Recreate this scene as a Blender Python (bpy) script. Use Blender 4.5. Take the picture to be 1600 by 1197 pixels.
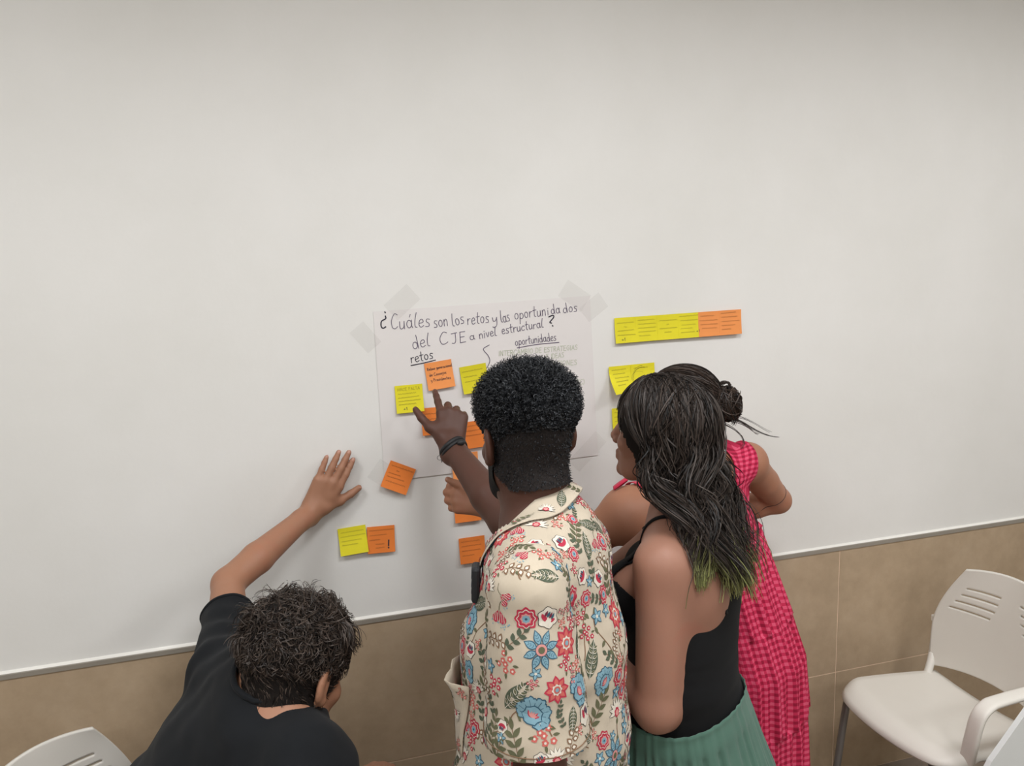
import bpy, bmesh, math, random
import numpy as np
from mathutils import Vector, Matrix
from mathutils.bvhtree import BVHTree

random.seed(7); RNG = np.random.default_rng(7)
for o in list(bpy.data.objects): bpy.data.objects.remove(o)
SC = bpy.context.scene; COL = SC.collection
PI = math.pi

# ------------------------------------------------------------------ camera
F_PX, CX, CY = 1200.0, 800.0, 598.5
YAW, PITCH, ROLL = math.radians(15.11), math.radians(9.24), math.radians(-2.03)
CAM = np.array([0.0, -2.093, 1.85])
_f = np.array([math.sin(YAW)*math.cos(PITCH), math.cos(YAW)*math.cos(PITCH), -math.sin(PITCH)])
_r = np.array([math.cos(YAW), -math.sin(YAW), 0.0]); _u = np.cross(_r, _f)
CR = _r*math.cos(ROLL)+_u*math.sin(ROLL); CU = -_r*math.sin(ROLL)+_u*math.cos(ROLL); CF = _f
RH = np.array([math.cos(YAW), -math.sin(YAW), 0.0]); FH = np.array([math.sin(YAW), math.cos(YAW), 0.0])
cam_d = bpy.data.cameras.new('camera'); cam = bpy.data.objects.new('camera', cam_d); COL.objects.link(cam)
cam_d.sensor_width = 36.0; cam_d.lens = F_PX/1600*36.0; cam_d.clip_start = 0.05
cam.matrix_world = Matrix(((CR[0], CU[0], -CF[0], CAM[0]), (CR[1], CU[1], -CF[1], CAM[1]), (CR[2], CU[2], -CF[2], CAM[2]), (0, 0, 0, 1)))
SC.camera = cam
SC.view_settings.view_transform = 'Standard'; SC.view_settings.look = 'None'
SC.view_settings.gamma = 1.0; SC.view_settings.use_curve_mapping = False
SC.view_settings.exposure = 0.0
# ------------------------------------------------------------------ world: a dim neutral indoor ambience
W = bpy.data.worlds.new('world'); SC.world = W; W.use_nodes = True
W.node_tree.nodes['Background'].inputs[0].default_value = (0.9, 0.95, 1.0, 1)
W.node_tree.nodes['Background'].inputs[1].default_value = 0.25
PANEL_POWER = 17.5
PANEL_COL = (0.97, 0.985, 1.0)
PANEL_SPOTS = [(-0.86, -1.40), (0.66, -1.40), (2.22, -1.40), (-0.86, -3.30), (0.66, -3.30), (2.22, -3.30)]
CEIL_Z = 2.85

def at(px, py, Z):
    """a point of the room seen at (px,py), Z metres in front of the camera"""
    return CAM + Z*(CF + CR*(px-CX)/F_PX - CU*(py-CY)/F_PX)
def on_wall(px, py, Y=0.0):
    D = CF + CR*(px-CX)/F_PX - CU*(py-CY)/F_PX
    return CAM + D*((Y-CAM[1])/D[1])
def cdir(x, d, z=0.0):
    v = RH*x + FH*d + np.array([0, 0, z]); return v/np.linalg.norm(v)
def nrm(v): v = np.asarray(v, float); return v/np.linalg.norm(v)

# ------------------------------------------------------------------ object helpers
def tag(o, label=None, cat=None, group=None, kind=None):
    if label: o['label'] = label
    if cat: o['category'] = cat
    if group: o['group'] = group
    if kind: o['kind'] = kind
    return o
def empty(name, loc=(0, 0, 0), rz=0.0):
    o = bpy.data.objects.new(name, None); COL.objects.link(o); o.location = loc; o.rotation_euler = (0, 0, rz)
    o.empty_display_size = 0.1
    return o
def link(name, me, mat=None, parent=None):
    o = bpy.data.objects.new(name, me); COL.objects.link(o)
    if mat is not None:
        for m in (mat if isinstance(mat, (list, tuple)) else [mat]): me.materials.append(m)
    if parent is not None:
        o.parent = parent
        # geometry is written in world space for things whose Empty is not at the origin
    return o
def world_of(o):
    M = Matrix.LocRotScale(o.location, o.rotation_euler, None)
    return world_of(o.parent) @ o.matrix_parent_inverse @ M if o.parent else M
def world_child(o, parent):
    """parent an object whose mesh is written in room coordinates"""
    o.parent = parent; o.matrix_parent_inverse = world_of(parent).inverted(); return o
def np_mesh(name, V, Q, smooth=True, mat_idx=None):
    V = np.asarray(V, np.float32); Q = np.asarray(Q, np.int32)
    me = bpy.data.meshes.new(name); k = Q.shape[1]
    me.vertices.add(len(V)); me.vertices.foreach_set('co', V.ravel())
    me.loops.add(Q.size); me.loops.foreach_set('vertex_index', Q.ravel())
    me.polygons.add(len(Q)); me.polygons.foreach_set('loop_start', np.arange(0, Q.size, k, dtype=np.int32))
    me.polygons.foreach_set('use_smooth', np.full(len(Q), smooth))
    if mat_idx is not None: me.polygons.foreach_set('material_index', np.asarray(mat_idx, np.int32))
    me.update(calc_edges=True); me.validate()
    return me
def bm_mesh(name, bm, smooth=False):
    me = bpy.data.meshes.new(name)
    bmesh.ops.recalc_face_normals(bm, faces=bm.faces)
    bm.to_mesh(me); bm.free()
    if smooth:
        me.polygons.foreach_set('use_smooth', [True]*len(me.polygons))
    return me
def add_box(bm, lo, hi, bev=0.0, M=None):
    r = bmesh.ops.create_cube(bm, size=1.0); vs = r['verts']
    for v in vs:
        v.co = Vector([lo[i]+(v.co[i]+0.5)*(hi[i]-lo[i]) for i in range(3)])
    if bev > 0:
        es = list({e for v in vs for e in v.link_edges})
        rr = bmesh.ops.bevel(bm, geom=es, offset=bev, segments=2, affect='EDGES', profile=0.5)
        vs = list({v for f in rr['faces'] for v in f.verts} | {v for v in vs if v.is_valid})
    if M is not None:
        for v in vs: v.co = M @ v.co
    return vs
def box_mesh(name, lo, hi, bev=0.0):
    bm = bmesh.new(); add_box(bm, lo, hi, bev); return bm_mesh(name, bm)
def catmull(pts, n=6, closed=False):
    P = [np.asarray(p, float) for p in pts]; m = len(P)
    if m < 3 and not closed:
        return np.array([P[0]+(P[-1]-P[0])*t for t in np.linspace(0, 1, n+1)])
    out = []
    rng = range(m) if closed else range(m-1)
    for i in rng:
        p0 = P[(i-1) % m] if closed or i > 0 else 2*P[0]-P[1]
        p1 = P[i]; p2 = P[(i+1) % m]
        p3 = P[(i+2) % m] if closed or i+2 < m else 2*P[-1]-P[-2]
        for t in np.linspace(0, 1, n, endpoint=False):
            out.append(0.5*((2*p1)+(-p0+p2)*t+(2*p0-5*p1+4*p2-p3)*t*t+(-p0+3*p1-3*p2+p3)*t**3))
    if not closed: out.append(P[-1])
    return np.array(out)
def tube_arrays(pts, rad, sides=8, cap=True, flat=None, closed=False):
    """tube round a polyline; rad scalar or list; flat=(rw, rt) list gives an elliptic section"""
    P = np.asarray(pts, float); n = len(P)
    T = np.gradient(P, axis=0)
    if closed: T = np.roll(P, -1, 0)-np.roll(P, 1, 0)
    T /= np.linalg.norm(T, axis=1)[:, None]+1e-12
    ref = np.array([0, 0, 1.0]) if abs(T[0][2]) < 0.9 else np.array([1.0, 0, 0])
    N = np.zeros_like(P); N[0] = nrm(np.cross(T[0], ref))
    for i in range(1, n):
        v = N[i-1]-T[i]*np.dot(N[i-1], T[i]); N[i] = nrm(v)
    B = np.cross(T, N)
    R = np.broadcast_to(np.asarray(rad, float), (n,))
    a = np.linspace(0, 2*PI, sides, endpoint=False)
    V = P[:, None, :]+R[:, None, None]*(np.cos(a)[None, :, None]*N[:, None, :]+np.sin(a)[None, :, None]*B[:, None, :])
    V = V.reshape(-1, 3)
    Q = []
    m = n if closed else n-1
    for i in range(m):
        for j in range(sides):
            k = (j+1) % sides; i2 = (i+1) % n
            Q.append((i*sides+j, i*sides+k, i2*sides+k, i2*sides+j))
    if cap and not closed:
        c0 = len(V); V = np.vstack([V, P[0]-T[0]*R[0]*0.3, P[-1]+T[-1]*R[-1]*0.3])
        for j in range(sides):
            k = (j+1) % sides
            Q.append((c0, k, j, j)); Q.append((c0+1, (n-1)*sides+j, (n-1)*sides+k, (n-1)*sides+k))
    return V, Q
def arrays_mesh(name, V, Q, smooth=True):
    """quads where a repeated last index means a triangle"""
    me = bpy.data.meshes.new(name)
    F = [tuple(q[:3]) if q[2] == q[3] else tuple(q) for q in Q]
    me.from_pydata([tuple(v) for v in V], [], F)
    if smooth: me.polygons.foreach_set('use_smooth', [True]*len(me.polygons))
    me.update(); return me
def tube_mesh(name, pts, rad, sides=8, closed=False):
    V, Q = tube_arrays(pts, rad, sides, closed=closed); return arrays_mesh(name, V, Q)
def copy_tree(o, parent=None):
    c = o.copy(); COL.objects.link(c); c.parent = parent
    for ch in o.children: copy_tree(ch, c)
    return c

# ------------------------------------------------------------------ materials
def srgb(r, g, b):
    def f(c):
        c /= 255.0
        return c/12.92 if c <= 0.04045 else ((c+0.055)/1.055)**2.4
    return (f(r), f(g), f(b), 1.0)
class MatB:
    def __init__(s, name):
        s.m = bpy.data.materials.new(name); s.m.use_nodes = True; s.nt = s.m.node_tree
        s.b = s.nt.nodes['Principled BSDF']
    def n(s, t, **kw):
        x = s.nt.nodes.new(t)
        for k, v in kw.items(): setattr(x, k, v)
        return x
    def l(s, a, b): s.nt.links.new(a, b)
    def val(s, **kw):
        for k, v in kw.items(): s.b.inputs[k.replace('_', ' ')].default_value = v
        return s
    def coord(s, kind='Object'): return s.n('ShaderNodeTexCoord').outputs[kind]
    def noise(s, scale, detail=4, rough=0.55, coord=None, vec_scale=None):
        t = s.n('ShaderNodeTexNoise'); t.inputs['Scale'].default_value = scale
        t.inputs['Detail'].default_value = detail; t.inputs['Roughness'].default_value = rough
        c = coord or s.coord()
        if vec_scale:
            mp = s.n('ShaderNodeMapping'); mp.inputs['Scale'].default_value = vec_scale; s.l(c, mp.inputs[0]); c = mp.outputs[0]
        s.l(c, t.inputs['Vector']); return t.outputs['Fac']
    def ramp(s, fac, stops):
        r = s.n('ShaderNodeValToRGB'); e = r.color_ramp.elements
        e[0].position, e[0].color = stops[0]; e[1].position, e[1].color = stops[-1]
        for p, c in stops[1:-1]:
            x = e.new(p); x.color = c
        s.l(fac, r.inputs[0]); return r.outputs[0]
    def bump(s, h, strength=0.2, dist=0.002, prev=None):
        b = s.n('ShaderNodeBump'); b.inputs['Strength'].default_value = strength; b.inputs['Distance'].default_value = dist
        s.l(h, b.inputs['Height'])
        if prev is not None: s.l(prev, b.inputs['Normal'])
        return b.outputs[0]
    def col(s, c): s.l(c, s.b.inputs['Base Color']); return s
    def nor(s, c): s.l(c, s.b.inputs['Normal']); return s
def mul(c, k): return (c[0]*k, c[1]*k, c[2]*k, 1.0)
def plain(name, c, rough=0.5, var=0.12, scale=40.0, bump=0.0, metal=0.0, spec=0.5, bscale=None, bdist=0.001):
    M = MatB(name); M.val(Roughness=rough, Metallic=metal); M.b.inputs['Specular IOR Level'].default_value = spec
    f = M.noise(scale)
    M.col(M.ramp(f, [(0.25, mul(c, 1-var)), (0.75, mul(c, 1+var))]))
    if bump > 0: M.nor(M.bump(M.noise(bscale or scale*6), bump, bdist))
    return M.m
def fabric(name, c, rough=0.85, weave=900.0, var=0.1, bump=0.25, scale=14, sheen=0.12):
    M = MatB(name); M.val(Roughness=rough); M.b.inputs['Specular IOR Level'].default_value = 0.2
    M.b.inputs['Sheen Weight'].default_value = sheen; M.b.inputs['Sheen Roughness'].default_value = 0.6
    f = M.noise(scale, 5)
    M.col(M.ramp(f, [(0.3, mul(c, 1-var)), (0.7, mul(c, 1+var))]))
    M.nor(M.bump(M.noise(weave, 2), bump, 0.0008)); return M.m
def skin(name, c, red=0.12):
    M = MatB(name); M.val(Roughness=0.52)
    M.b.inputs['Specular IOR Level'].default_value = 0.35
    M.b.inputs['Subsurface Weight'].default_value = 0.12; M.b.inputs['Subsurface Radius'].default_value = (0.012, 0.005, 0.003)
    M.b.inputs['Subsurface Scale'].default_value = 0.6
    f = M.noise(9.0, 6, 0.6)
    c2 = (c[0]*1.06, c[1]*(1-red), c[2]*(1-red), 1.0)
    M.col(M.ramp(f, [(0.3, mul(c, 0.94)), (0.55, c), (0.75, c2)]))
    M.nor(M.bump(M.noise(260.0, 4), 0.12, 0.001)); return M.m

def wall_material():
    M = MatB('white_wall_paint'); M.val(Roughness=0.62); M.b.inputs['Specular IOR Level'].default_value = 0.3
    f = M.noise(1.7, 6, 0.6)
    a, b = srgb(226, 224, 219), srgb(232, 230, 226)
    M.col(M.ramp(f, [(0.35, a), (0.65, b)]))
    n1 = M.bump(M.noise(120.0, 3), 0.10, 0.001)
    n2 = M.bump(M.noise(6.0, 4, 0.6), 0.16, 0.012, n1)
    M.nor(n2); return M.m
def tile_material():
    M = MatB('beige_porcelain_tile'); M.val(Roughness=0.42); M.b.inputs['Specular IOR Level'].default_value = 0.4
    f = M.noise(3.2, 8, 0.68); g = M.noise(28.0, 5, 0.6)
    c1 = M.ramp(f, [(0.28, srgb(164, 143, 117)), (0.5, srgb(180, 158, 131)), (0.74, srgb(192, 171, 145))])
    mx = M.n('ShaderNodeMix', data_type='RGBA', blend_type='MULTIPLY'); mx.inputs[0].default_value = 0.35
    M.l(c1, mx.inputs[6]); M.l(M.ramp(g, [(0.3, (0.84, 0.84, 0.84, 1)), (0.7, (1.04, 1.04, 1.04, 1))]), mx.inputs[7])
    M.col(mx.outputs[2]); M.nor(M.bump(M.noise(60.0, 5), 0.06, 0.001)); return M.m

MT = {}
MT['wall'] = wall_material(); MT['tile'] = tile_material()
MT['grout'] = plain('pinkish_grout', srgb(226, 200, 174), 0.9, 0.06)
MT['strip'] = plain('satin_aluminium', srgb(150, 143, 132), 0.4, 0.05, 20, metal=0.1)
MT['bead'] = plain('white_sealant', srgb(236, 233, 226), 0.4, 0.02)
MT['floor'] = plain('grey_floor', srgb(140, 128, 116), 0.45, 0.08, 6)
MT['ceiling'] = plain('white_ceiling', srgb(232, 231, 228), 0.8, 0.02, 5)
MT['room'] = plain('pale_room_paint', srgb(222, 219, 212), 0.7, 0.02, 3)
MT['plastic'] = plain('white_chair_plastic', srgb(222, 217, 208), 0.42, 0.02, 9, bump=0.05, bscale=500, bdist=0.0005)
MT['plastic_cool'] = plain('cool_white_chair_plastic', srgb(214, 216, 214), 0.42, 0.02, 9, bump=0.05, bscale=500, bdist=0.0005)
MT['chair_leg'] = plain('grey_lacquered_steel', srgb(128, 124, 120), 0.35, 0.04, 20, metal=0.35)
MT['glide'] = plain('black_rubber', srgb(35, 35, 35), 0.7, 0.05)
MT['frame'] = plain('white_lamp_frame', srgb(235, 235, 235), 0.4, 0.01)
M_ = MatB('lit_diffuser'); M_.b.inputs['Emission Color'].default_value = (*PANEL_COL, 1); M_.b.inputs['Emission Strength'].default_value = 4.0
MT['diffuser'] = M_.m

# ------------------------------------------------------------------ room shell
X0, X1, Y0, Y1 = -2.9, 4.2, -5.2, 0.0
TRIM_Z, GROUT_Z, GROUT_X, TILE_W = 0.848, 0.3995, 1.684, 0.9
TILE_T = 0.008
def struct(name, me, mat, parent=None):
    o = link(name, me, mat, parent)
    if parent is None: o['kind'] = 'structure'
    return o
wall_back = struct('wall_back', box_mesh('wall_back', (X0, 0.0, 0.0), (X1, 0.12, CEIL_Z)), MT['wall'])
floor = struct('floor', box_mesh('floor', (X0, Y0, -0.06), (X1, 0.12, 0.0)), MT['floor'])
struct('ceiling', box_mesh('ceiling', (X0, Y0, CEIL_Z), (X1, 0.12, CEIL_Z+0.06)), MT['ceiling'])
struct('wall_left', box_mesh('wall_left', (X0-0.1, Y0, 0), (X0, 0.12, CEIL_Z)), MT['room'])
struct('wall_right', box_mesh('wall_right', (X1, Y0, 0), (X1+0.1, 0.12, CEIL_Z)), MT['room'])
struct('wall_front', box_mesh('wall_front', (X0, Y0-0.1, 0), (X1, Y0, CEIL_Z)), MT['room'])
# wainscot: grout bed, then one tile per piece
link('grout_bed', box_mesh('grout_bed', (X0, -TILE_T+0.0010, 0.0), (X1, 0.0, TRIM_Z-0.004)), MT['grout'], wall_back)
GAP = 0.0028
k0 = math.floor((X0-GROUT_X)/TILE_W)
for row, (za, zb) in enumerate(((0.002, GROUT_Z-GAP/2), (GROUT_Z+GAP/2, TRIM_Z-0.006))):
    k = k0
    while GROUT_X+k*TILE_W < X1:
        xa = max(X0, GROUT_X+k*TILE_W+GAP/2); xb = min(X1, GROUT_X+(k+1)*TILE_W-GAP/2); k += 1
        if xb-xa < 0.02: continue
        o = link('tile', box_mesh('tile', (xa, -TILE_T-random.uniform(0, 0.0006), za), (xb, -0.0005, zb), 0.0009), MT['tile'], wall_back)
def strip(name, prof, mat):
    bm = bmesh.new(); a = [bm.verts.new((X0, y, z)) for y, z in prof]; b = [bm.verts.new((X1, y, z)) for y, z in prof]
    n = len(prof)
    for i in range(n): bm.faces.new((a[i], a[(i+1) % n], b[(i+1) % n], b[i]))
    bm.faces.new(a); bm.faces.new(b[::-1])
    return struct(name, bm_mesh(name, bm), mat)
strip('trim_1', [(0, TRIM_Z-0.006), (-0.0105, TRIM_Z-0.006), (-0.0118, TRIM_Z-0.005), (-0.0118, TRIM_Z+0.007), (-0.0095, TRIM_Z+0.0085), (0, TRIM_Z+0.0085)], MT['strip'])
strip('trim_2', [(0, TRIM_Z+0.0085), (-0.0085, TRIM_Z+0.0085), (-0.006, TRIM_Z+0.0098), (-0.0025, TRIM_Z+0.0112), (0, TRIM_Z+0.0135)], MT['bead'])
# ceiling panels
for i, (lx, ly) in enumerate(PANEL_SPOTS):
    lab = 'square lit ceiling panel, %s in the row %s' % (['leftmost', 'middle', 'rightmost'][i % 3], 'beside the poster wall' if i < 3 else 'behind the photographer')
    e = tag(empty('ceiling_light', (lx, ly, CEIL_Z)), lab, 'ceiling light', 'ceiling light panels')
    bm = bmesh.new()
    for (a, b) in (((-.31, -.31, -.03), (.31, -.285, 0)), ((-.31, .285, -.03), (.31, .31, 0)), ((-.31, -.285, -.03), (-.285, .285, 0)), ((.285, -.285, -.03), (.31, .285, 0))):
        add_box(bm, a, b)
    link('frame', bm_mesh('frame', bm), MT['frame'], e)
    link('diffuser', box_mesh('diffuser', (-.285, -.285, -.02), (.285, .285, -.012)), MT['diffuser'], e)
    L = bpy.data.lights.new('panel_light', 'AREA'); L.shape = 'SQUARE'; L.size = 0.55; L.energy = PANEL_POWER; L.color = PANEL_COL
    lo = bpy.data.objects.new('panel_light', L); COL.objects.link(lo); lo.location = (0, 0, -0.035); lo.parent = e
# ------------------------------------------------------------------ single-stroke handwriting
def circ(cx, cy, rx, ry, a0=0, a1=360, n=9):
    return [(cx+rx*math.cos(math.radians(a)), cy+ry*math.sin(math.radians(a))) for a in np.linspace(a0, a1, n)]
G = {
 'a': (.56, [circ(.24, .26, .21, .26, 50, 410), [(.45, .52), (.43, .2), (.54, .0)]]),
 'b': (.5, [[(.08, 1), (.06, .02)], circ(.26, .26, .2, .26, 150, -150)]),
 'c': (.46, [[(.42, .45), (.24, .54), (.04, .28), (.16, .02), (.42, .09)]]),
 'd': (.56, [circ(.22, .25, .2, .25, 40, 400), [(.36, 1.0), (.42, .5), (.5, .0)]]),
 'e': (.48, [[(.05, .27), (.3, .3), (.42, .38), (.3, .54), (.1, .46), (.04, .2), (.2, .0), (.46, .1)]]),
 'f': (.36, [[(.36, .95), (.2, .95), (.14, .6), (.12, 0)], [(0, .55), (.32, .56)]]),
 'g': (.52, [circ(.24, .28, .2, .25, 40, 400), [(.44, .5), (.45, -.2), (.25, -.4), (.04, -.28)]]),
 'h': (.5, [[(.08, 1), (.06, 0)], [(.07, .35), (.26, .54), (.42, .4), (.43, 0)]]),
 'i': (.22, [[(.1, .5), (.1, .0)], [(.1, .7), (.12, .74)]]),
 'j': (.26, [[(.16, .5), (.14, -.25), (.0, -.38)], [(.16, .7), (.18, .74)]]),
 'k': (.46, [[(.06, 1), (.05, 0)], [(.4, .5), (.08, .24), (.42, 0)]]),
 'l': (.28, [[(.2, 1), (.08, .5), (.08, .08), (.26, .02)]]),
 'm': (.74, [[(.05, .5), (.06, 0)], [(.06, .36), (.22, .54), (.36, .4), (.36, 0)], [(.36, .38), (.52, .54), (.66, .4), (.67, 0)]]),
 'n': (.5, [[(.05, .5), (.06, 0)], [(.06, .34), (.25, .54), (.4, .4), (.43, 0)]]),
 'o': (.5, [circ(.24, .27, .2, .26, 90, 450)]),
 'p': (.52, [[(.08, .5), (.05, -.42)], circ(.27, .27, .2, .25, 160, -160)]),
 'q': (.52, [circ(.24, .27, .2, .25, 40, 400), [(.44, .5), (.45, -.42)]]),
 'r': (.4, [[(.06, .5), (.07, 0)], [(.07, .28), (.2, .48), (.38, .48)]]),
 's': (.44, [[(.4, .5), (.16, .53), (.1, .36), (.34, .22), (.32, .03), (.03, .02)]]),
 't': (.4, [[(.2, .92), (.17, .12), (.32, .0)], [(0, .56), (.4, .6)]]),
 'u': (.52, [[(.05, .5), (.06, .1), (.22, 0), (.4, .15), (.42, .5)], [(.42, .5), (.46, 0)]]),
 'v': (.44, [[(.03, .5), (.2, 0), (.4, .5)]]),
 'y': (.48, [[(.04, .5), (.1, .2), (.3, .2), (.42, .5)], [(.42, .5), (.42, -.15), (.22, -.4), (.02, -.32)]]),
 'z': (.46, [[(.04, .5), (.4, .5)], [(.4, .5), (.04, .02)], [(.04, .02), (.43, .03)]]),
 'A': (.62, [[(.02, 0), (.3, 1)], [(.3, 1), (.58, 0)], [(.12, .36), (.48, .36)]]),
 'B': (.56, [[(.06, 0), (.06, 1)], [(.06, 1), (.42, .85), (.36, .55), (.06, .52)], [(.06, .52), (.48, .35), (.4, .03), (.06, 0)]]),
 'C': (.6, [[(.56, .92), (.3, 1), (.04, .55), (.12, .1), (.35, 0), (.58, .14)]]),
 'D': (.58, [[(.06, 0), (.06, 1)], [(.06, 1), (.4, .9), (.54, .5), (.4, .1), (.06, 0)]]),
 'E': (.52, [[(.06, 0), (.06, 1)], [(.06, 1), (.48, 1.0)], [(.06, .52), (.4, .54)], [(.06, 0), (.5, .02)]]),
 'F': (.5, [[(.06, 0), (.06, 1)], [(.06, 1), (.46, 1)], [(.06, .52), (.38, .52)]]),
 'G': (.62, [[(.55, .85), (.3, 1), (.04, .5), (.3, 0), (.54, .2), (.54, .45)], [(.34, .45), (.56, .45)]]),
 'H': (.58, [[(.06, 0), (.06, 1)], [(.5, 0), (.5, 1)], [(.06, .5), (.5, .5)]]),
 'I': (.2, [[(.1, 0), (.1, 1)]]),
 'J': (.56, [[(.02, .98), (.52, 1.0)], [(.36, 1), (.36, .25), (.22, .0), (.02, .04)]]),
 'L': (.46, [[(.06, 1), (.06, .02)], [(.06, .02), (.44, .02)]]),
 'M': (.72, [[(.05, 0), (.08, 1)], [(.08, 1), (.34, .35)], [(.34, .35), (.62, 1)], [(.62, 1), (.66, 0)]]),
 'N': (.6, [[(.06, 0), (.06, 1)], [(.06, 1), (.5, 0)], [(.5, 0), (.5, 1)]]),
 'O': (.64, [circ(.3, .5, .26, .48, 90, 450)]),
 'P': (.52, [[(.06, 0), (.06, 1)], [(.06, 1), (.42, .92), (.42, .55), (.06, .48)]]),
 'R': (.56, [[(.06, 0), (.06, 1)], [(.06, 1), (.42, .92), (.42, .56), (.06, .5)], [(.2, .5), (.5, 0)]]),
 'S': (.52, [[(.46, .9), (.2, 1), (.08, .72), (.42, .38), (.36, .04), (.04, .06)]]),
 'T': (.56, [[(.0, 1), (.54, 1)], [(.27, 1), (.27, 0)]]),
 'U': (.58, [[(.05, 1), (.06, .2), (.26, 0), (.48, .2), (.5, 1)]]),
 'V': (.58, [[(.03, 1), (.28, 0)], [(.28, 0), (.54, 1)]]),
 'Y': (.54, [[(.03, 1), (.26, .5)], [(.5, 1), (.2, 0)]]),
 '?': (.5, [[(.08, .95), (.42, 1.02), (.44, .8), (.12, .42), (.24, .3)], [(.3, .04), (.33, -.02)]]),
 '¿': (.55, [[(.4, .7), (.4, .52), (.12, .38), (.06, .05), (.2, -.1), (.4, -.02)], [(.38, .98), (.41, .92)]]),
 '!': (.24, [[(.14, 1), (.1, .3)], [(.08, .05), (.1, -.01)]]),
 '+': (.5, [[(.04, .4), (.44, .4)], [(.24, .15), (.24, .65)]]),
 '1': (.3, [[(.05, .75), (.18, 1)], [(.18, 1), (.17, 0)]]),
 '(': (.26, [[(.22, 1.05), (.06, .5), (.22, -.05)]]),
 ')': (.26, [[(.04, 1.05), (.2, .5), (.04, -.05)]]),
 '.': (.2, [[(.08, .02), (.12, .0)]]),
}
G['á'] = (.56, G['a'][1]+[[(.26, .72), (.36, .9)]])
def text_strokes(s, jit=0.03, rnd=random):
    """strokes of a word in em units and its width"""
    x = 0.0; out = []
    for ch in s:
        if ch == ' ': x += .42; continue
        if ch == '~':      # a short illegible scribble, as the photograph shows it
            pts = [(x+i*.13, .25+(.24 if i % 2 else -.2)*rnd.uniform(.5, 1.1)) for i in range(5)]
            out.append(pts); x += .6; continue
        w, st = G[ch]; dy = rnd.uniform(-jit, jit)
        for k in st: out.append([(x+p[0]+rnd.uniform(-jit, jit)*.4, p[1]+dy) for p in k])
        x += w+.1
    return out, max(x-.1, .1)
class Ink:
    """flat pen strokes laid on a surface given by a function (u, v) -> point, normal"""
    def __init__(s): s.V = []; s.F = []; s.M = []
    def stroke(s, pts2, width, surf, off, mat=0, n=3):
        P = catmull(pts2, n) if len(pts2) > 2 else np.array([np.array(pts2[0])*(1-t)+np.array(pts2[1])*t for t in (0, .5, 1)])
        T = np.gradient(P, axis=0); T /= np.linalg.norm(T, axis=1)[:, None]+1e-9
        N = np.stack([-T[:, 1], T[:, 0]], 1)
        P = P.copy(); P[0] -= T[0]*width*.4; P[-1] += T[-1]*width*.4
        b = len(s.V)
        for p, n_ in zip(P, N):
            for sg in (1, -1):
                q = p+n_*sg*width/2
                a, nn = surf(q[0], q[1]); s.V.append(tuple(np.asarray(a)+np.asarray(nn)*off))
        for i in range(len(P)-1):
            s.F.append((b+2*i, b+2*i+1, b+2*i+3, b+2*i+2)); s.M.append(mat)
    def word(s, txt, A, B, h, width, surf, off, mat=0, slant=0.0, jit=0.03):
        """baseline from A to B (surface u,v), cap height h"""
        st, w = text_strokes(txt, jit); A = np.array(A, float); B = np.array(B, float)
        ex = (B-A)/w; d = nrm(B-A); ey = np.array([-d[1], d[0]])*h
        for k in st:
            s.stroke([A+ex*(x+slant*y)+ey*y for x, y in k], width, surf, off, mat)
    def mesh(s, name):
        me = bpy.data.meshes.new(name); me.from_pydata(s.V, [], s.F)
        me.polygons.foreach_set('material_index', s.M); me.update(); return me

MT['paper'] = plain('white_poster_paper', srgb(226, 221, 218), 0.75, 0.02, 5)
MT['note_y'] = plain('yellow_note_paper', srgb(226, 214, 38), 0.8, 0.05, 20)
MT['note_y2'] = plain('deep_yellow_note_paper', srgb(214, 202, 30), 0.8, 0.05, 20)
MT['note_o'] = plain('orange_note_paper', srgb(232, 128, 52), 0.8, 0.05, 20)
MT['note_o2'] = plain('light_orange_note_paper', srgb(238, 150, 82), 0.8, 0.05, 20)
MT['ink'] = plain('grey_violet_pen', srgb(104, 94, 112), 0.7, 0.1, 200)
MT['ink_dark'] = plain('dark_marker', srgb(40, 36, 52), 0.6, 0.1, 200)
MT['ink_green'] = plain('pale_green_marker', srgb(192, 196, 176), 0.8, 0.05, 200)
MT['ink_y'] = plain('pen_on_yellow', srgb(150, 138, 40), 0.8, 0.1, 200)
MT['ink_o'] = plain('pen_on_orange', srgb(150, 84, 40), 0.8, 0.1, 200)
def tape_material():
    M = MatB('clear_tape'); M.val(Roughness=0.25); M.b.inputs['Alpha'].default_value = 0.09
    f = M.noise(60.0, 4); M.col(M.ramp(f, [(0.3, srgb(176, 170, 162)), (0.7, srgb(205, 200, 194))])); return M.m
MT['tape'] = tape_material()

# ------------------------------------------------------------------ poster
c_tl, c_tr, c_bl, c_br = [on_wall(*p) for p in ((583, 487), (921.5, 462), (601, 752), (934, 711))]
def sheet_point(u, v):
    p = (c_tl*(1-u)+c_tr*u)*(1-v)+(c_bl*(1-u)+c_br*u)*v
    y = -0.0012-0.0016*v*v-0.0012*max(0.0, math.sin(PI*min(1, max(0, u))))*v-0.0006*math.sin(5.1*u+1.0)*math.sin(4*v+.5)**2
    return np.array([p[0], min(y, -0.0008), p[2]])
NU, NV = 28, 22
V = [sheet_point(i/NU, j/NV) for j in range(NV+1) for i in range(NU+1)]
Q = [(j*(NU+1)+i, (j+1)*(NU+1)+i, (j+1)*(NU+1)+i+1, j*(NU+1)+i+1) for j in range(NV) for i in range(NU)]
poster = tag(empty('poster', tuple(np.array([(c_bl[0]+c_br[0])/2, 0, c_bl[2]]))), 'large white handwritten paper sheet taped to the white wall', 'poster')
po = world_child(link('paper_sheet', np_mesh('paper_sheet', V, Q, False), MT['paper']), poster)
md = po.modifiers.new('thick', 'SOLIDIFY'); md.thickness = 0.0006; md.offset = -1
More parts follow.
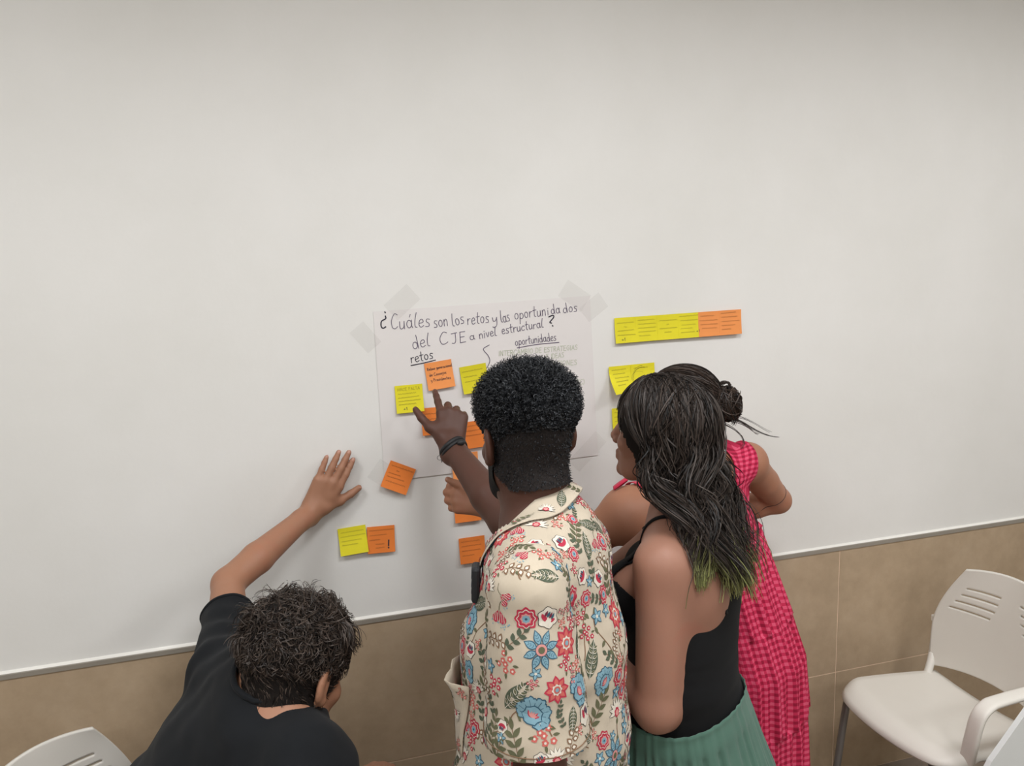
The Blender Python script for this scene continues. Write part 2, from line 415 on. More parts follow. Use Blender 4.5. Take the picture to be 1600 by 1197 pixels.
# wall plane -> sheet surface: invert bilinear by two Newton-like steps
def sheet_surf(x, z):
    u, v = .5, .5
    for _ in range(5):
        p = (c_tl*(1-u)+c_tr*u)*(1-v)+(c_bl*(1-u)+c_br*u)*v
        du = (c_tr-c_tl)*(1-v)+(c_br-c_bl)*v; dv = (c_bl-c_tl)*(1-u)+(c_br-c_tr)*u
        J = np.array([[du[0], dv[0]], [du[2], dv[2]]]); e = np.linalg.solve(J, np.array([x-p[0], z-p[2]])); u += e[0]; v += e[1]
    return sheet_point(u, v), np.array([0, -1.0, 0])
def wxz(px, py):
    p = on_wall(px, py); return np.array([p[0], p[2]])
PXM = 2.2/F_PX     # metres per photo pixel at the poster
ink = Ink()
for txt, a, b, h, w, m in [
    ('¿', (594, 511), (606, 510), 22, 2.6, 1), ('Cuáles', (611, 514.5), (672, 510.5), 22, 1.5, 0), ('son', (678, 511.5), (700, 508.5), 19, 1.5, 0),
    ('los', (707, 510), (726, 505), 19, 1.5, 0), ('retos', (730, 507), (764, 503.5), 18, 1.5, 0), ('y', (769, 505), (777, 504), 17, 1.5, 0),
    ('las', (783, 504.5), (797, 501), 18, 1.5, 0), ('oportun', (804, 499.5), (853, 492.5), 17, 1.5, 0), ('i', (855, 492), (857, 491.8), 14, 1.4, 0), ('da', (861, 491), (875, 489), 15, 1.5, 0), ('dos', (880, 489.5), (902, 486), 15, 1.5, 0),
    ('del', (645, 545), (672, 541), 20, 1.5, 0), ('C', (687, 539), (700, 537), 18, 1.5, 0), ('J', (706, 537), (716, 535), 15, 1.5, 0), ('E', (718, 535.5), (728, 534), 16, 1.5, 0), ('a', (734, 531), (742, 529.5), 12, 1.5, 0),
    ('nivel', (749, 529.5), (776, 524), 14, 1.5, 0), ('estructural', (784, 522), (849, 511), 14, 1.5, 0), ('?', (857, 511), (867, 509), 16, 2.6, 1),
    ('oportunidades', (805, 540), (869, 531.5), 13, 1.4, 0), ('retos', (642, 567), (677, 560), 15, 1.6, 1),
    ('INTERCAMBIO DE ESTRATEGIAS', (779, 556), (902, 546), 7.5, 1.3, 2), ('E IDEAS', (853, 561), (881, 558), 7.5, 1.3, 2), ('RELACIONES', (846, 573), (901, 570), 8, 1.3, 2),
    ('(ETC)', (892, 602), (913, 600), 8, 1.3, 2)]:
    ink.word(txt, wxz(*a), wxz(*b), h*PXM, w*.72*PXM, sheet_surf, 0.0008, m, slant=0.05)
for pts, w, m in [(((808, 543.5), (840, 538), (873, 535)), 1.3, 0), (((642, 571), (662, 567), (680, 562.5)), 1.5, 1),
                  (((764, 539), (755, 545.5), (762, 555), (765, 563), (762, 572), (757, 579)), 1.2, 0)]:
    ink.stroke([wxz(*p) for p in pts], w*PXM, sheet_surf, 0.0008, m, 6)
wo = world_child(link('handwriting', ink.mesh('handwriting'), [MT['ink'], MT['ink_dark'], MT['ink_green']]), poster)
wo['kind'] = 'stuff'; wo['label'] = 'handwritten title and two underlined column headings'
# pencil-dark lower edge of the sheet is its own thin shadow; tape pieces at its corners
for c, L, Wd, ang in [((628, 472), 46, 30, 40), ((571, 527), 40, 26, -52), ((897, 462), 46, 30, -35), ((927, 480), 40, 28, 35), ((917, 705), 66, 27, 43), ((594, 737), 34, 24, 52)]:
    p = on_wall(*c); L *= PXM; Wd *= PXM; a = math.radians(ang)
    e1 = np.array([math.cos(a), 0, math.sin(a)]); e2 = np.array([-math.sin(a), 0, math.cos(a)])
    V = [p+e1*L*(i/6-.5)+e2*Wd*(j-.5)+np.array([0, -0.0045, 0]) for j in (0, 1) for i in range(7)]
    world_child(link('tape', np_mesh('tape', V, [(i, i+1, i+8, i+7) for i in range(6)]), MT['tape']), poster)

# ------------------------------------------------------------------ sticky notes
def sticky(tl, tr, mat, lines, label, group, base=0.0022, curl=0.010, curlx=0.0, size=0.0762, cut=None, inkm='ink_y', lh=0.0078, tw=0.0008, extra=None):
    a = on_wall(*tl); b = on_wall(*tr); ex = nrm(b-a); ey = np.array([-ex[2], 0, ex[0]])
    def surf(u, v):       # u right, v down, 0..1
        y = base+0.003+curl*max(0, v-.18)**1.6*(1+curlx*(u-.5)*2)+0.0006*u
        p = a+ex*size*u-ey*size*v+np.array([0, -y, 0])
        return p, np.array([0, -1.0, 0])
    n = 7
    V = [surf(i/n, j/n)[0] for j in range(n+1) for i in range(n+1)]
    Q = [(j*(n+1)+i, (j+1)*(n+1)+i, (j+1)*(n+1)+i+1, j*(n+1)+i+1) for j in range(n) for i in range(n)]
    c = surf(.5, 1)[0]
    e = tag(empty('sticky_note', (c[0], 0, c[2])), label, 'sticky note', group)
    s = world_child(link('paper_square', np_mesh('paper_square', V, Q, False), MT[mat]), e)
    md = s.modifiers.new('thick', 'SOLIDIFY'); md.thickness = 0.0003; md.offset = -1
    ik = Ink(); S = lambda x, y: surf(x, 1-y)
    for (txt, x0, x1, y) in lines:
        ik.word(txt, (x0, y), (x1, y+random.uniform(-.01, .02)), lh/size, tw/size, S, 0.0005, 0, jit=0.05)
    for (txt, x0, x1, y, h, w) in (extra or []):
        ik.word(txt, (x0, y), (x1, y), h, w, S, 0.0007, 1)
    if ik.V:
        world_child(link('handwriting', ik.mesh('handwriting'), [MT[inkm], MT['ink_dark']]), e)['kind'] = 'stuff'
    return e
def scrib(n): return '~'*n
PG = 'sticky notes on and below the poster'; RG = 'sticky notes in the row right of the poster'; SG = 'sticky notes beside the dark haired heads'
sticky((616, 603), (658, 599), 'note_y', [('HACE FALTA', .1, .9, .80), (scrib(5), .1, .75, .66), (scrib(7), .1, .85, .52), (scrib(8), .1, .9, .40), (scrib(6), .1, .72, .28)],
       'yellow sticky note left of the pointing fingertip, leftmost on the poster', PG, extra=[('+1', .25, .4, .1, .1, .014)])
sticky((662, 568), (702, 561), 'note_o2', [('Relevo generacional', .08, 1.0, .72), ('de Consejos', .12, .75, .5), ('y Presidentes', .14, .88, .3)],
       'orange sticky note under the heading retos, above the pointing fingertip', PG, inkm='ink_dark', tw=0.0011)
sticky((717, 574), (755, 567), 'note_y2', [(scrib(7), .08, .85, .78), (scrib(5), .1, .6, .58), (scrib(8), .12, .88, .4)],
       'yellow sticky note touching the left of the afro hair, on the poster', PG, curl=.014)
sticky((657, 638), (698, 634), 'note_o', [(scrib(6), .1, .8, .75), (scrib(6), .1, .8, .55), (scrib(4), .12, .7, .36)],
       'orange sticky note behind the pointing dark hand', PG, base=0.0019, inkm='ink_o')
sticky((720, 660), (762, 654), 'note_o', [(scrib(6), .1, .9, .8), (scrib(6), .1, .8, .62), (scrib(5), .12, .7, .45)],
       'orange sticky note between bracelet and ear, on the poster', PG, base=0.004, inkm='ink_o')
sticky((704, 709), (744, 704), 'note_o2', [(scrib(5), .1, .8, .75), (scrib(4), .1, .7, .5)],
       'orange sticky note above the pale pinching hand, crossing the lower poster edge', PG, base=0.0065, inkm='ink_o')
sticky((708, 776), (748, 771), 'note_o', [(scrib(5), .1, .85, .72), (scrib(6), .1, .8, .5)],
       'orange sticky note right below the pale pinching hand', PG, inkm='ink_o')
sticky((750, 768), (790, 763), 'note_y', [(scrib(5), .1, .85, .72), (scrib(6), .1, .8, .5)],
       'yellow sticky note mostly hidden behind the floral collar', PG, base=0.0016)
sticky((716, 841), (757, 835), 'note_o', [(scrib(5), .08, .8, .82), (scrib(6), .1, .85, .64), (scrib(6), .1, .8, .46), (scrib(4), .1, .55, .28)],
       'orange sticky note next to the floral shirt shoulder, lowest of its column', PG, inkm='ink_o')
sticky((610, 718), (646, 731), 'note_o', [(scrib(7), .1, .95, .82), (scrib(1), .35, .45, .68), (scrib(4), .1, .55, .54), (scrib(6), .1, .75, .40), (scrib(6), .1, .85, .24)],
       'orange sticky note tilted clockwise at the lower left poster corner', PG, base=0.0055, curl=.013, inkm='ink_o')
sticky((527, 826), (568, 819), 'note_y', [(scrib(6), .1, .9, .80), (scrib(7), .08, .95, .64), (scrib(5), .1, .8, .48), (scrib(5), .1, .65, .34)],
       'yellow sticky note below the hand on the wall', PG, curl=.015)
sticky((573, 823), (612, 819.5), 'note_o', [(scrib(7), .08, .95, .82), (scrib(5), .1, .7, .64), (scrib(4), .08, .45, .46), (scrib(3), .3, .6, .3), (scrib(3), .3, .6, .16)],
       'orange sticky note with a bold exclamation mark', PG, curl=.008, inkm='ink_o', extra=[('!', .74, .8, .16, .28, .05)])
row_x = [959, 991.5, 1025, 1057.5, 1088.5, 1121]
row_lab = ['yellow sticky note at the left end of the long row',
           'second sticky note from the left in the long row, yellow', 'third sticky note from the left in the long row, yellow',
           'fourth sticky note in the long row, yellow beside the orange pair', 'orange sticky note in the middle of the long row, after the yellow ones', 'orange sticky note at the right end of the long row']
row_txt = [[(scrib(6), .1, .8, .76), (scrib(1), .4, .5, .6), (scrib(6), .12, .8, .45), (scrib(7), .1, .85, .28)],
           [(scrib(5), .1, .8, .82), (scrib(6), .1, .85, .66), (scrib(6), .1, .85, .5), (scrib(6), .1, .85, .35), (scrib(4), .1, .6, .2)],
           [(scrib(6), .1, .85, .74), (scrib(1), .4, .5, .56), (scrib(7), .1, .85, .42), (scrib(3), .3, .6, .26)],
           [(scrib(6), .05, .9, .85), (scrib(6), .1, .85, .68), (scrib(4), .15, .75, .5), (scrib(4), .1, .6, .36), (scrib(5), .1, .7, .2)],
           [(scrib(5), .1, .7, .8), (scrib(6), .05, .85, .62), (scrib(6), .1, .85, .46), (scrib(5), .15, .8, .3)],
           [(scrib(6), .08, .75, .86), (scrib(6), .1, .8, .7), (scrib(6), .1, .9, .52), (scrib(5), .1, .7, .36), (scrib(4), .1, .5, .2)]]
for i, x in enumerate(row_x):
    y = 497-(x-959)*(497-483.0)/(1153-959)
    sticky((x, y), (x+34, y-34*14/194), 'note_y' if i < 4 else 'note_o2', row_txt[i], row_lab[i], RG, base=0.0018+0.0011*i, curl=.007 if i else .010,
           inkm='ink_y' if i < 4 else 'ink_o', size=0.0745, extra=[('+1', .25, .42, .08, .12, .014)] if i == 0 else ([('+1', .78, .93, .2, .1, .014)] if i == 3 else None))
sticky((950, 573), (985, 569.5), 'note_y', [(scrib(5), .12, .7, .82), (scrib(5), .15, .65, .66), (scrib(6), .2, .8, .52), (scrib(6), .22, .75, .38), (scrib(4), .25, .6, .25)],
       'yellow sticky note with a lifted lower left corner, above the profile face', SG, curl=.045, curlx=-.55)
sticky((984, 569.5), (1019, 566), 'note_y', [(scrib(5), .12, .7, .82)], 'yellow sticky note mostly hidden behind the dark hair bun head', SG, base=0.004, curl=.02)
sticky((955, 638), (990, 634.5), 'note_y', [(scrib(5), .1, .8, .8), (scrib(5), .1, .8, .62), (scrib(5), .1, .8, .45)], 'yellow sticky note peeking out above the nose tip of the profile face', SG, curl=.01)
# ------------------------------------------------------------------ chairs
def shell_from(fn, nu, nv, thick, name, smooth=True):
    """double skin from fn(u,v)->(point) over a grid, closed round its rim"""
    P = np.array([[fn(i/nu, j/nv) for i in range(nu+1)] for j in range(nv+1)])
    du = np.gradient(P, axis=1); dv = np.gradient(P, axis=0)
    N = np.cross(du, dv); N /= np.linalg.norm(N, axis=2)[:, :, None]+1e-12
    A = (P+N*thick/2).reshape(-1, 3); B = (P-N*thick/2).reshape(-1, 3); n = len(A); w = nu+1
    Q = []
    for j in range(nv):
        for i in range(nu):
            a, b, c, d = j*w+i, j*w+i+1, (j+1)*w+i+1, (j+1)*w+i
            Q.append((a, b, c, d)); Q.append((n+d, n+c, n+b, n+a))
    rim = [i for i in range(nu)]+[j*w+nu for j in range(nv)]+[nv*w+i for i in range(nu, 0, -1)]+[j*w for j in range(nv, 0, -1)]
    for k in range(len(rim)):
        a, b = rim[k], rim[(k+1) % len(rim)]; Q.append((b, a, n+a, n+b))
    return np_mesh(name, np.vstack([A, B]), Q, smooth)
def back_halfwidth(v):       # v 0 bottom .. 1 top
    return 0.190+0.040*math.sin(PI*min(1, v*0.62+0.2))-0.150*max(0, v-0.40)**1.5
def back_point(u, v, cut=0.0):
    hw = back_halfwidth(v); x = (u*2-1)*hw
    z = 0.455+0.355*v+0.020*(1-(2*u-1)**2)*v-0.030*(1-(2*u-1)**2)*(1-v)*-1.0*(1 if v < .5 else 0)*(1-2*min(v, .5))
    y = -0.195-0.052*v-0.035*(1-(2*u-1)**2)+0.012
    return np.array([x, y, z])
def make_back(mat):
    """backrest moulding with eight slanting slots cut right through"""
    nu, nv = 96, 72
    slots = []
    for sgn in (-1, 1):
        for k in range(4):
            u0 = 0.5+sgn*(0.08+0.014*k); u1 = 0.5+sgn*(0.37+0.020*k); v0 = (57-5*k+.5)/72
            slots.append((min(u0, u1), max(u0, u1), v0, sgn))
    def inside(u, v):
        for a, b, v0, sg in slots:
            if a <= u <= b and abs(v-v0) < 0.007: return True
        return False
    W_ = nu+1
    P = np.array([[back_point(i/nu, j/nv) for i in range(nu+1)] for j in range(nv+1)])
    du = np.gradient(P, axis=1); dv = np.gradient(P, axis=0); N = np.cross(du, dv); N /= np.linalg.norm(N, axis=2)[:, :, None]
    t = 0.0085
    A = (P+N*t/2).reshape(-1, 3); B = (P-N*t/2).reshape(-1, 3); n = len(A)
    keep = {(i, j) for j in range(nv) for i in range(nu) if not inside((i+.5)/nu, (j+.5)/nv)}
    Q = []
    for (i, j) in keep:
        a, b, c, d = j*W_+i, j*W_+i+1, (j+1)*W_+i+1, (j+1)*W_+i
        Q.append((a, b, c, d)); Q.append((n+d, n+c, n+b, n+a))
        for (di, dj, e0, e1) in ((0, -1, a, b), (1, 0, b, c), (0, 1, c, d), (-1, 0, d, a)):
            if (i+di, j+dj) not in keep: Q.append((e1, e0, n+e0, n+e1))
    return np_mesh('backrest', np.vstack([A, B]), Q, True)
def seat_point(u, v):        # v 0 rear .. 1 front
    hw = 0.205+0.022*math.sin(PI*min(1, .15+v*.7)); x = (u*2-1)*hw; r = (2*u-1)
    y = -0.195+0.43*v-0.03*r*r*v-0.05*r**8*v
    z = 0.452+0.075*(v-.6)+0.012*(r*r)*(1-v)+0.016*(1-v)**2-0.006*(1-r*r)-0.040*max(0, v-.82)**2/.0324*1.0
    if abs(r) > .93: z -= 0.014*((abs(r)-.93)/.07)**2
    return np.array([x, y, z])
def make_chair(label, group, arm_sides=(), plastic='plastic'):
    """stacking chair; local +Y is where the sitter faces"""
    e = tag(empty('plastic_chair'), label, 'chair', group)
    pm = MT[plastic]
    s = link('seat', shell_from(seat_point, 28, 26, 0.013, 'seat'), pm, e)
    b = link('backrest', make_back(pm), pm, e)
    for sg in (-1, 1):
        # side bracket that carries the back
        pts = catmull([(sg*0.196, -0.150, 0.415), (sg*0.212, -0.188, 0.475), (sg*0.226, -0.212, 0.53), (sg*0.232, -0.226, 0.60)], 5)
        bm = bmesh.new()
        V, Q = tube_arrays(pts, [0.013]*len(pts), 10)
        link('back_bracket', arrays_mesh('back_bracket', V*np.array([1, 1, 1]), Q), pm, e)
        link('bracket_cap', box_mesh('bracket_cap', (sg*0.232-0.014, -0.244, 0.592), (sg*0.232+0.014, -0.212, 0.614), 0.003), pm, e)
        # legs: front and rear
        for fy, ty in ((0.165, 0.205), (-0.150, -0.225)):
            tz = .432 if fy > 0 else .392
            pts = [(sg*0.165, fy, tz), (sg*0.190, fy+(ty-fy)*.15, tz-.012), (sg*0.197, fy+(ty-fy)*.4, 0.34), (sg*0.215, ty, 0.012)]
            lg = link('leg', tube_mesh('leg', catmull(pts, 5), 0.0115, 10), MT['chair_leg'], e)
            link('glide', tube_mesh('glide', [(sg*0.2145, ty, 0.022), (sg*0.2155, ty, 0.0)], [0.014, 0.0145], 10), MT['glide'], lg)
        link('seat_rail', tube_mesh('seat_rail', [(sg*0.165, -0.16, 0.390), (sg*0.165, 0.175, 0.432)], 0.0105, 8), MT['chair_leg'], e)
        if sg in arm_sides:
            pts = catmull([(sg*0.226, -0.215, 0.592), (sg*0.238, -0.15, 0.634), (sg*0.240, -0.08, 0.640), (sg*0.240, 0.07, 0.640), (sg*0.240, 0.112, 0.634), (sg*0.238, 0.140, 0.604), (sg*0.228, 0.146, 0.53), (sg*0.205, 0.130, 0.446)], 7)
            T = np.gradient(pts, axis=0); T /= np.linalg.norm(T, axis=1)[:, None]
            X = np.array([1.0, 0, 0]); V = []; Q = []
            a = np.linspace(0, 2*PI, 14, endpoint=False)
            for p, t in zip(pts, T):
                w = nrm(X-t*np.dot(X, t)); n_ = np.cross(t, w)
                for q in a:
                    cw, sw = math.cos(q), math.sin(q)
                    V.append(p+w*0.021*math.copysign(abs(cw)**.6, cw)+n_*0.0085*math.copysign(abs(sw)**.6, sw))
            m = len(pts)
            for i in range(m-1):
                for j in range(14):
                    k = (j+1) % 14; Q.append((i*14+j, i*14+k, (i+1)*14+k, (i+1)*14+j))
            link('armrest', arrays_mesh('armrest', V, Q), pm, e)
    link('cross_rail', tube_mesh('cross_rail', [(-0.17, 0.165, 0.436), (0.17, 0.165, 0.436)], 0.0105, 8), MT['chair_leg'], e)
    link('cross_rail', tube_mesh('cross_rail', [(-0.17, -0.150, 0.390), (0.17, -0.150, 0.390)], 0.0105, 8), MT['chair_leg'], e)
    return e
def put_chair(e, p, face):
    f = nrm([face[0], face[1], 0]); e.location = (p[0], p[1], 0.0); e.rotation_euler = (0, 0, math.atan2(-f[0], f[1]))
CG = 'white plastic stacking chairs'
ch_right = make_chair('white plastic chair with slotted back and one armrest beside the pink dress', CG, (-1,))
ch_left = make_chair('white chair under the person in the black t-shirt, its backrest corner showing lower left', CG)
# folded writing tablet hanging outside the one armrest
def tablet_point(u, v):
    yf = min(.20, .045+.34*(1-v)); y = -0.23+(yf+.23)*u; z = 0.655-0.32*(1-v)
    return np.array([-0.300-0.012*(1-v), y, z])
tb = link('writing_tablet', shell_from(tablet_point, 10, 8, 0.014, 'writing_tablet', False), MT['plastic_cool'], ch_right)
link('tablet_hinge', tube_mesh('tablet_hinge', [(-0.25, -0.04, 0.622), (-0.296, -0.04, 0.605)], 0.010, 8), MT['chair_leg'], tb)
def chair_from_corner(e, px, py, Z, face, side):
    """put the chair so that its back's top corner (side -1 left, +1 right of the sitter) is at that point"""
    c = at(px, py, Z); f = nrm([face[0], face[1], 0]); r = np.array([f[1], -f[0], 0])
    lp = back_point(0.5+side*.5, 1.0); o = c-r*lp[0]-f*lp[1]
    put_chair(e, o, f); print('chair corner z', round(c[2], 3), 'model', round(lp[2], 3), 'at', np.round(o, 2))
def at_z(px, py, z):
    D = CF + CR*(px-CX)/F_PX - CU*(py-CY)/F_PX
    return CAM + D*((z-CAM[2])/D[2])
def chair_at(e, px, py, local, face):
    """put the chair so that a point of its own shape stands where the photograph shows it"""
    c = at_z(px, py, local[2]); f = nrm([face[0], face[1], 0]); r = np.array([f[1], -f[0], 0])
    o = c-r*local[0]-f*local[1]; put_chair(e, o, f); print('chair', np.round(o, 2))
chair_at(ch_right, 1510, 890, back_point(1.0, 1.0), cdir(-0.95, -0.31))
LEFT_FACE = cdir(0.93, -0.37); chair_at(ch_left, 145, 1137, back_point(0.0, 1.0), LEFT_FACE)
# ------------------------------------------------------------------ smooth implicit bodies
class Field:
    """signed distance blobs blended one after another, meshed by surface nets"""
    def __init__(s): s.pr = []
    def cone(s, a, b, ra, rb, k=0.02, op=1):
        a = np.asarray(a, float); b = np.asarray(b, float); m = max(ra, rb)
        s.pr.append(('c', (a, b-a, ra, rb), np.minimum(a, b)-m, np.maximum(a, b)+m, k, op)); return s
    def chain(s, pts, rad, k=0.02):
        for i in range(len(pts)-1): s.cone(pts[i], pts[i+1], rad[i], rad[i+1], k if i == 0 else .009)
        return s
    def ell(s, c, r, A=None, k=0.02, op=1):
        c = np.asarray(c, float); r = np.asarray(r, float); A = np.eye(3) if A is None else np.asarray(A, float)
        e = np.sqrt(((A*r[None, :])**2).sum(1))
        s.pr.append(('e', (c, r, A), c-e, c+e, k, op)); return s
    def sect(s, secs, k=0.03):
        """loft of elliptic sections (centre, lateral axis, half width, half depth)"""
        for (c0, l0, w0, d0), (c1, l1, w1, d1) in zip(secs[:-1], secs[1:]):
            c0 = np.asarray(c0, float); c1 = np.asarray(c1, float); m = max(w0, d0, w1, d1)
            s.pr.append(('s', (c0, c1, np.asarray(l0, float), np.asarray(l1, float), w0, d0, w1, d1), np.minimum(c0, c1)-m, np.maximum(c0, c1)+m, k, 1)); k = .02
        return s
    def dist(s, kind, q, X, Y, Z):
        if kind == 'c':
            a, ba, ra, rb = q; px, py, pz = X-a[0], Y-a[1], Z-a[2]
            t = np.clip((px*ba[0]+py*ba[1]+pz*ba[2])/max(1e-12, ba@ba), 0, 1)
            return np.sqrt((px-t*ba[0])**2+(py-t*ba[1])**2+(pz-t*ba[2])**2)-(ra+(rb-ra)*t)
        if kind == 'e':
            c, r, A = q; px, py, pz = X-c[0], Y-c[1], Z-c[2]
            u = [(px*A[0, i]+py*A[1, i]+pz*A[2, i]) for i in range(3)]
            k0 = np.sqrt(sum((u[i]/r[i])**2 for i in range(3))); k1 = np.sqrt(sum((u[i]/r[i]**2)**2 for i in range(3)))
            return k0*(k0-1)/(k1+1e-9)
        c0, c1, l0, l1, w0, d0, w1, d1 = q; ax = c1-c0; L = np.linalg.norm(ax); ax = ax/L
        px, py, pz = X-c0[0], Y-c0[1], Z-c0[2]
        h = px*ax[0]+py*ax[1]+pz*ax[2]; t = np.clip(h/L, 0, 1); e = h-t*L
        l = nrm(l0+l1); l = nrm(l-ax*(l@ax)); f = np.cross(ax, l)
        x = px*l[0]+py*l[1]+pz*l[2]; y = px*f[0]+py*f[1]+pz*f[2]
        w = w0+(w1-w0)*t; d = d0+(d1-d0)*t; m = np.minimum(w, d)
        k0 = np.sqrt((x/w)**2+(y/d)**2+(e/m)**2); k1 = np.sqrt((x/w**2)**2+(y/d**2)**2+(e/m**2)**2)
        return k0*(k0-1)/(k1+1e-9)
    def mesh(s, vox):
        lo = np.min([p[2] for p in s.pr if p[5] > 0], 0)-4*vox-.01; hi = np.max([p[3] for p in s.pr if p[5] > 0], 0)+4*vox+.01
        n = np.ceil((hi-lo)/vox).astype(int)+1; Fd = np.full(n, 0.5, np.float32)
        ax = [(lo[i]+vox*np.arange(n[i])).astype(np.float32) for i in range(3)]
        for kind, q, a, b, k, op in s.pr:
            pad = k+2.5*vox
            i0 = np.maximum(0, np.floor((a-pad-lo)/vox).astype(int)); i1 = np.minimum(n, np.ceil((b+pad-lo)/vox).astype(int)+1)
            if (i1 <= i0).any(): continue
            sl = tuple(slice(i0[i], i1[i]) for i in range(3))
            X = ax[0][sl[0]][:, None, None]; Y = ax[1][sl[1]][None, :, None]; Z = ax[2][sl[2]][None, None, :]
            d = s.dist(kind, q, X, Y, Z).astype(np.float32); G_ = Fd[sl]
            if op > 0:
                h = np.maximum(k-np.abs(G_-d), 0)/k; Fd[sl] = np.minimum(G_, d)-h*h*k*.25
            else:
                d = -d; h = np.maximum(k-np.abs(G_-d), 0)/k; Fd[sl] = np.maximum(G_, d)+h*h*k*.25
        S = Fd < 0
        C = np.zeros(n-1, np.uint8)
        for dx in (0, 1):
            for dy in (0, 1):
                for dz in (0, 1): C += S[dx:n[0]-1+dx, dy:n[1]-1+dy, dz:n[2]-1+dz]
        act = (C > 0) & (C < 8); idx = np.argwhere(act); vid = np.full(n-1, -1, np.int32); vid[act] = np.arange(len(idx))
        acc = np.zeros((len(idx), 3)); cnt = np.zeros(len(idx))
        cs = [(a, b, c) for a in (0, 1) for b in (0, 1) for c in (0, 1)]
        fv = {c: Fd[idx[:, 0]+c[0], idx[:, 1]+c[1], idx[:, 2]+c[2]].astype(float) for c in cs}
        for a in cs:
            for d in range(3):
                if a[d]: continue
                b = list(a); b[d] = 1; b = tuple(b); f0, f1 = fv[a], fv[b]; m = (f0 < 0) != (f1 < 0)
                t = np.where(m, f0/np.where(m, f0-f1, 1), 0); p = np.array(a, float)[None, :].repeat(len(idx), 0); p[:, d] += t
                acc[m] += p[m]; cnt += m
        V = lo+vox*(idx+acc/cnt[:, None])
        Qs = []
        for d in range(3):
            sa = [slice(None)]*3; sb = [slice(None)]*3; sa[d] = slice(0, -1); sb[d] = slice(1, None)
            A, B = S[tuple(sa)], S[tuple(sb)]; E_ = np.argwhere(A != B)
            e, f = (d+1) % 3, (d+2) % 3
            E_ = E_[(E_[:, e] > 0) & (E_[:, f] > 0) & (E_[:, e] < n[e]-1) & (E_[:, f] < n[f]-1)]
            def cell(de, df):
                c = E_.copy(); c[:, e] += de; c[:, f] += df; return vid[c[:, 0], c[:, 1], c[:, 2]]
            q = np.stack([cell(-1, -1), cell(0, -1), cell(0, 0), cell(-1, 0)], 1)
            flip = ~A[E_[:, 0], E_[:, 1], E_[:, 2]]; q[flip] = q[flip][:, ::-1]; Qs.append(q)
        return V, np.vstack(Qs)
def vnormals(V, Q):
    N = np.cross(V[Q[:, 2]]-V[Q[:, 0]], V[Q[:, 3]]-V[Q[:, 1]]); out = np.zeros_like(V)
    for i in range(4): np.add.at(out, Q[:, i], N)
    return out/(np.linalg.norm(out, axis=1)[:, None]+1e-12)
def relax(V, Q, keep, it=6):
    """even out long limbs and trunk; keep = [(point, radius)] stays crisp"""
    w = np.ones(len(V))
    for c, r in keep: w *= np.clip((np.linalg.norm(V-np.asarray(c), axis=1)-r)/.04, 0, 1)
    W_ = smooth_mesh(V, Q, it); return V+(W_-V)*w[:, None]
def smooth_mesh(V, Q, it=2, lam=0.5):
    for _ in range(it):
        acc = np.zeros_like(V); c = np.zeros(len(V))
        for i in range(4):
            a, b = Q[:, i], Q[:, (i+1) % 4]
            np.add.at(acc, a, V[b]); np.add.at(acc, b, V[a]); np.add.at(c, a, 1); np.add.at(c, b, 1)
        V = V+lam*(acc/np.maximum(c, 1)[:, None]-V)
    return V
def submesh(V, Q, keepv):
    q = Q[keepv[Q].all(1)]; u, inv = np.unique(q, return_inverse=True); return V[u], inv.reshape(q.shape), u
def hash3(i, seed):
    h = (i[..., 0].astype(np.int64)*374761393+i[..., 1].astype(np.int64)*668265263+i[..., 2].astype(np.int64)*2147483647+seed*144665) & 0xffffffff
    h = ((h ^ (h >> 13))*1274126177) & 0xffffffff; h = ((h ^ (h >> 16))*2246822519) & 0xffffffff
    return ((h ^ (h >> 15)) & 0xffffff)/float(0xffffff)*2-1
def vnoise(P, scale, seed=0, octv=1):
    out = np.zeros(len(P)); amp = 1.0
    for o in range(octv):
        p = P*scale*(2**o)+17.3*seed; i = np.floor(p).astype(np.int64); f = p-i; f = f*f*(3-2*f); r = 0
        for a in (0, 1):
            for b in (0, 1):
                for c in (0, 1):
                    w = (f[:, 0] if a else 1-f[:, 0])*(f[:, 1] if b else 1-f[:, 1])*(f[:, 2] if c else 1-f[:, 2])
                    r = r+w*hash3(i+np.array([a, b, c]), seed+o)
        out += amp*r; amp *= .5
    return out
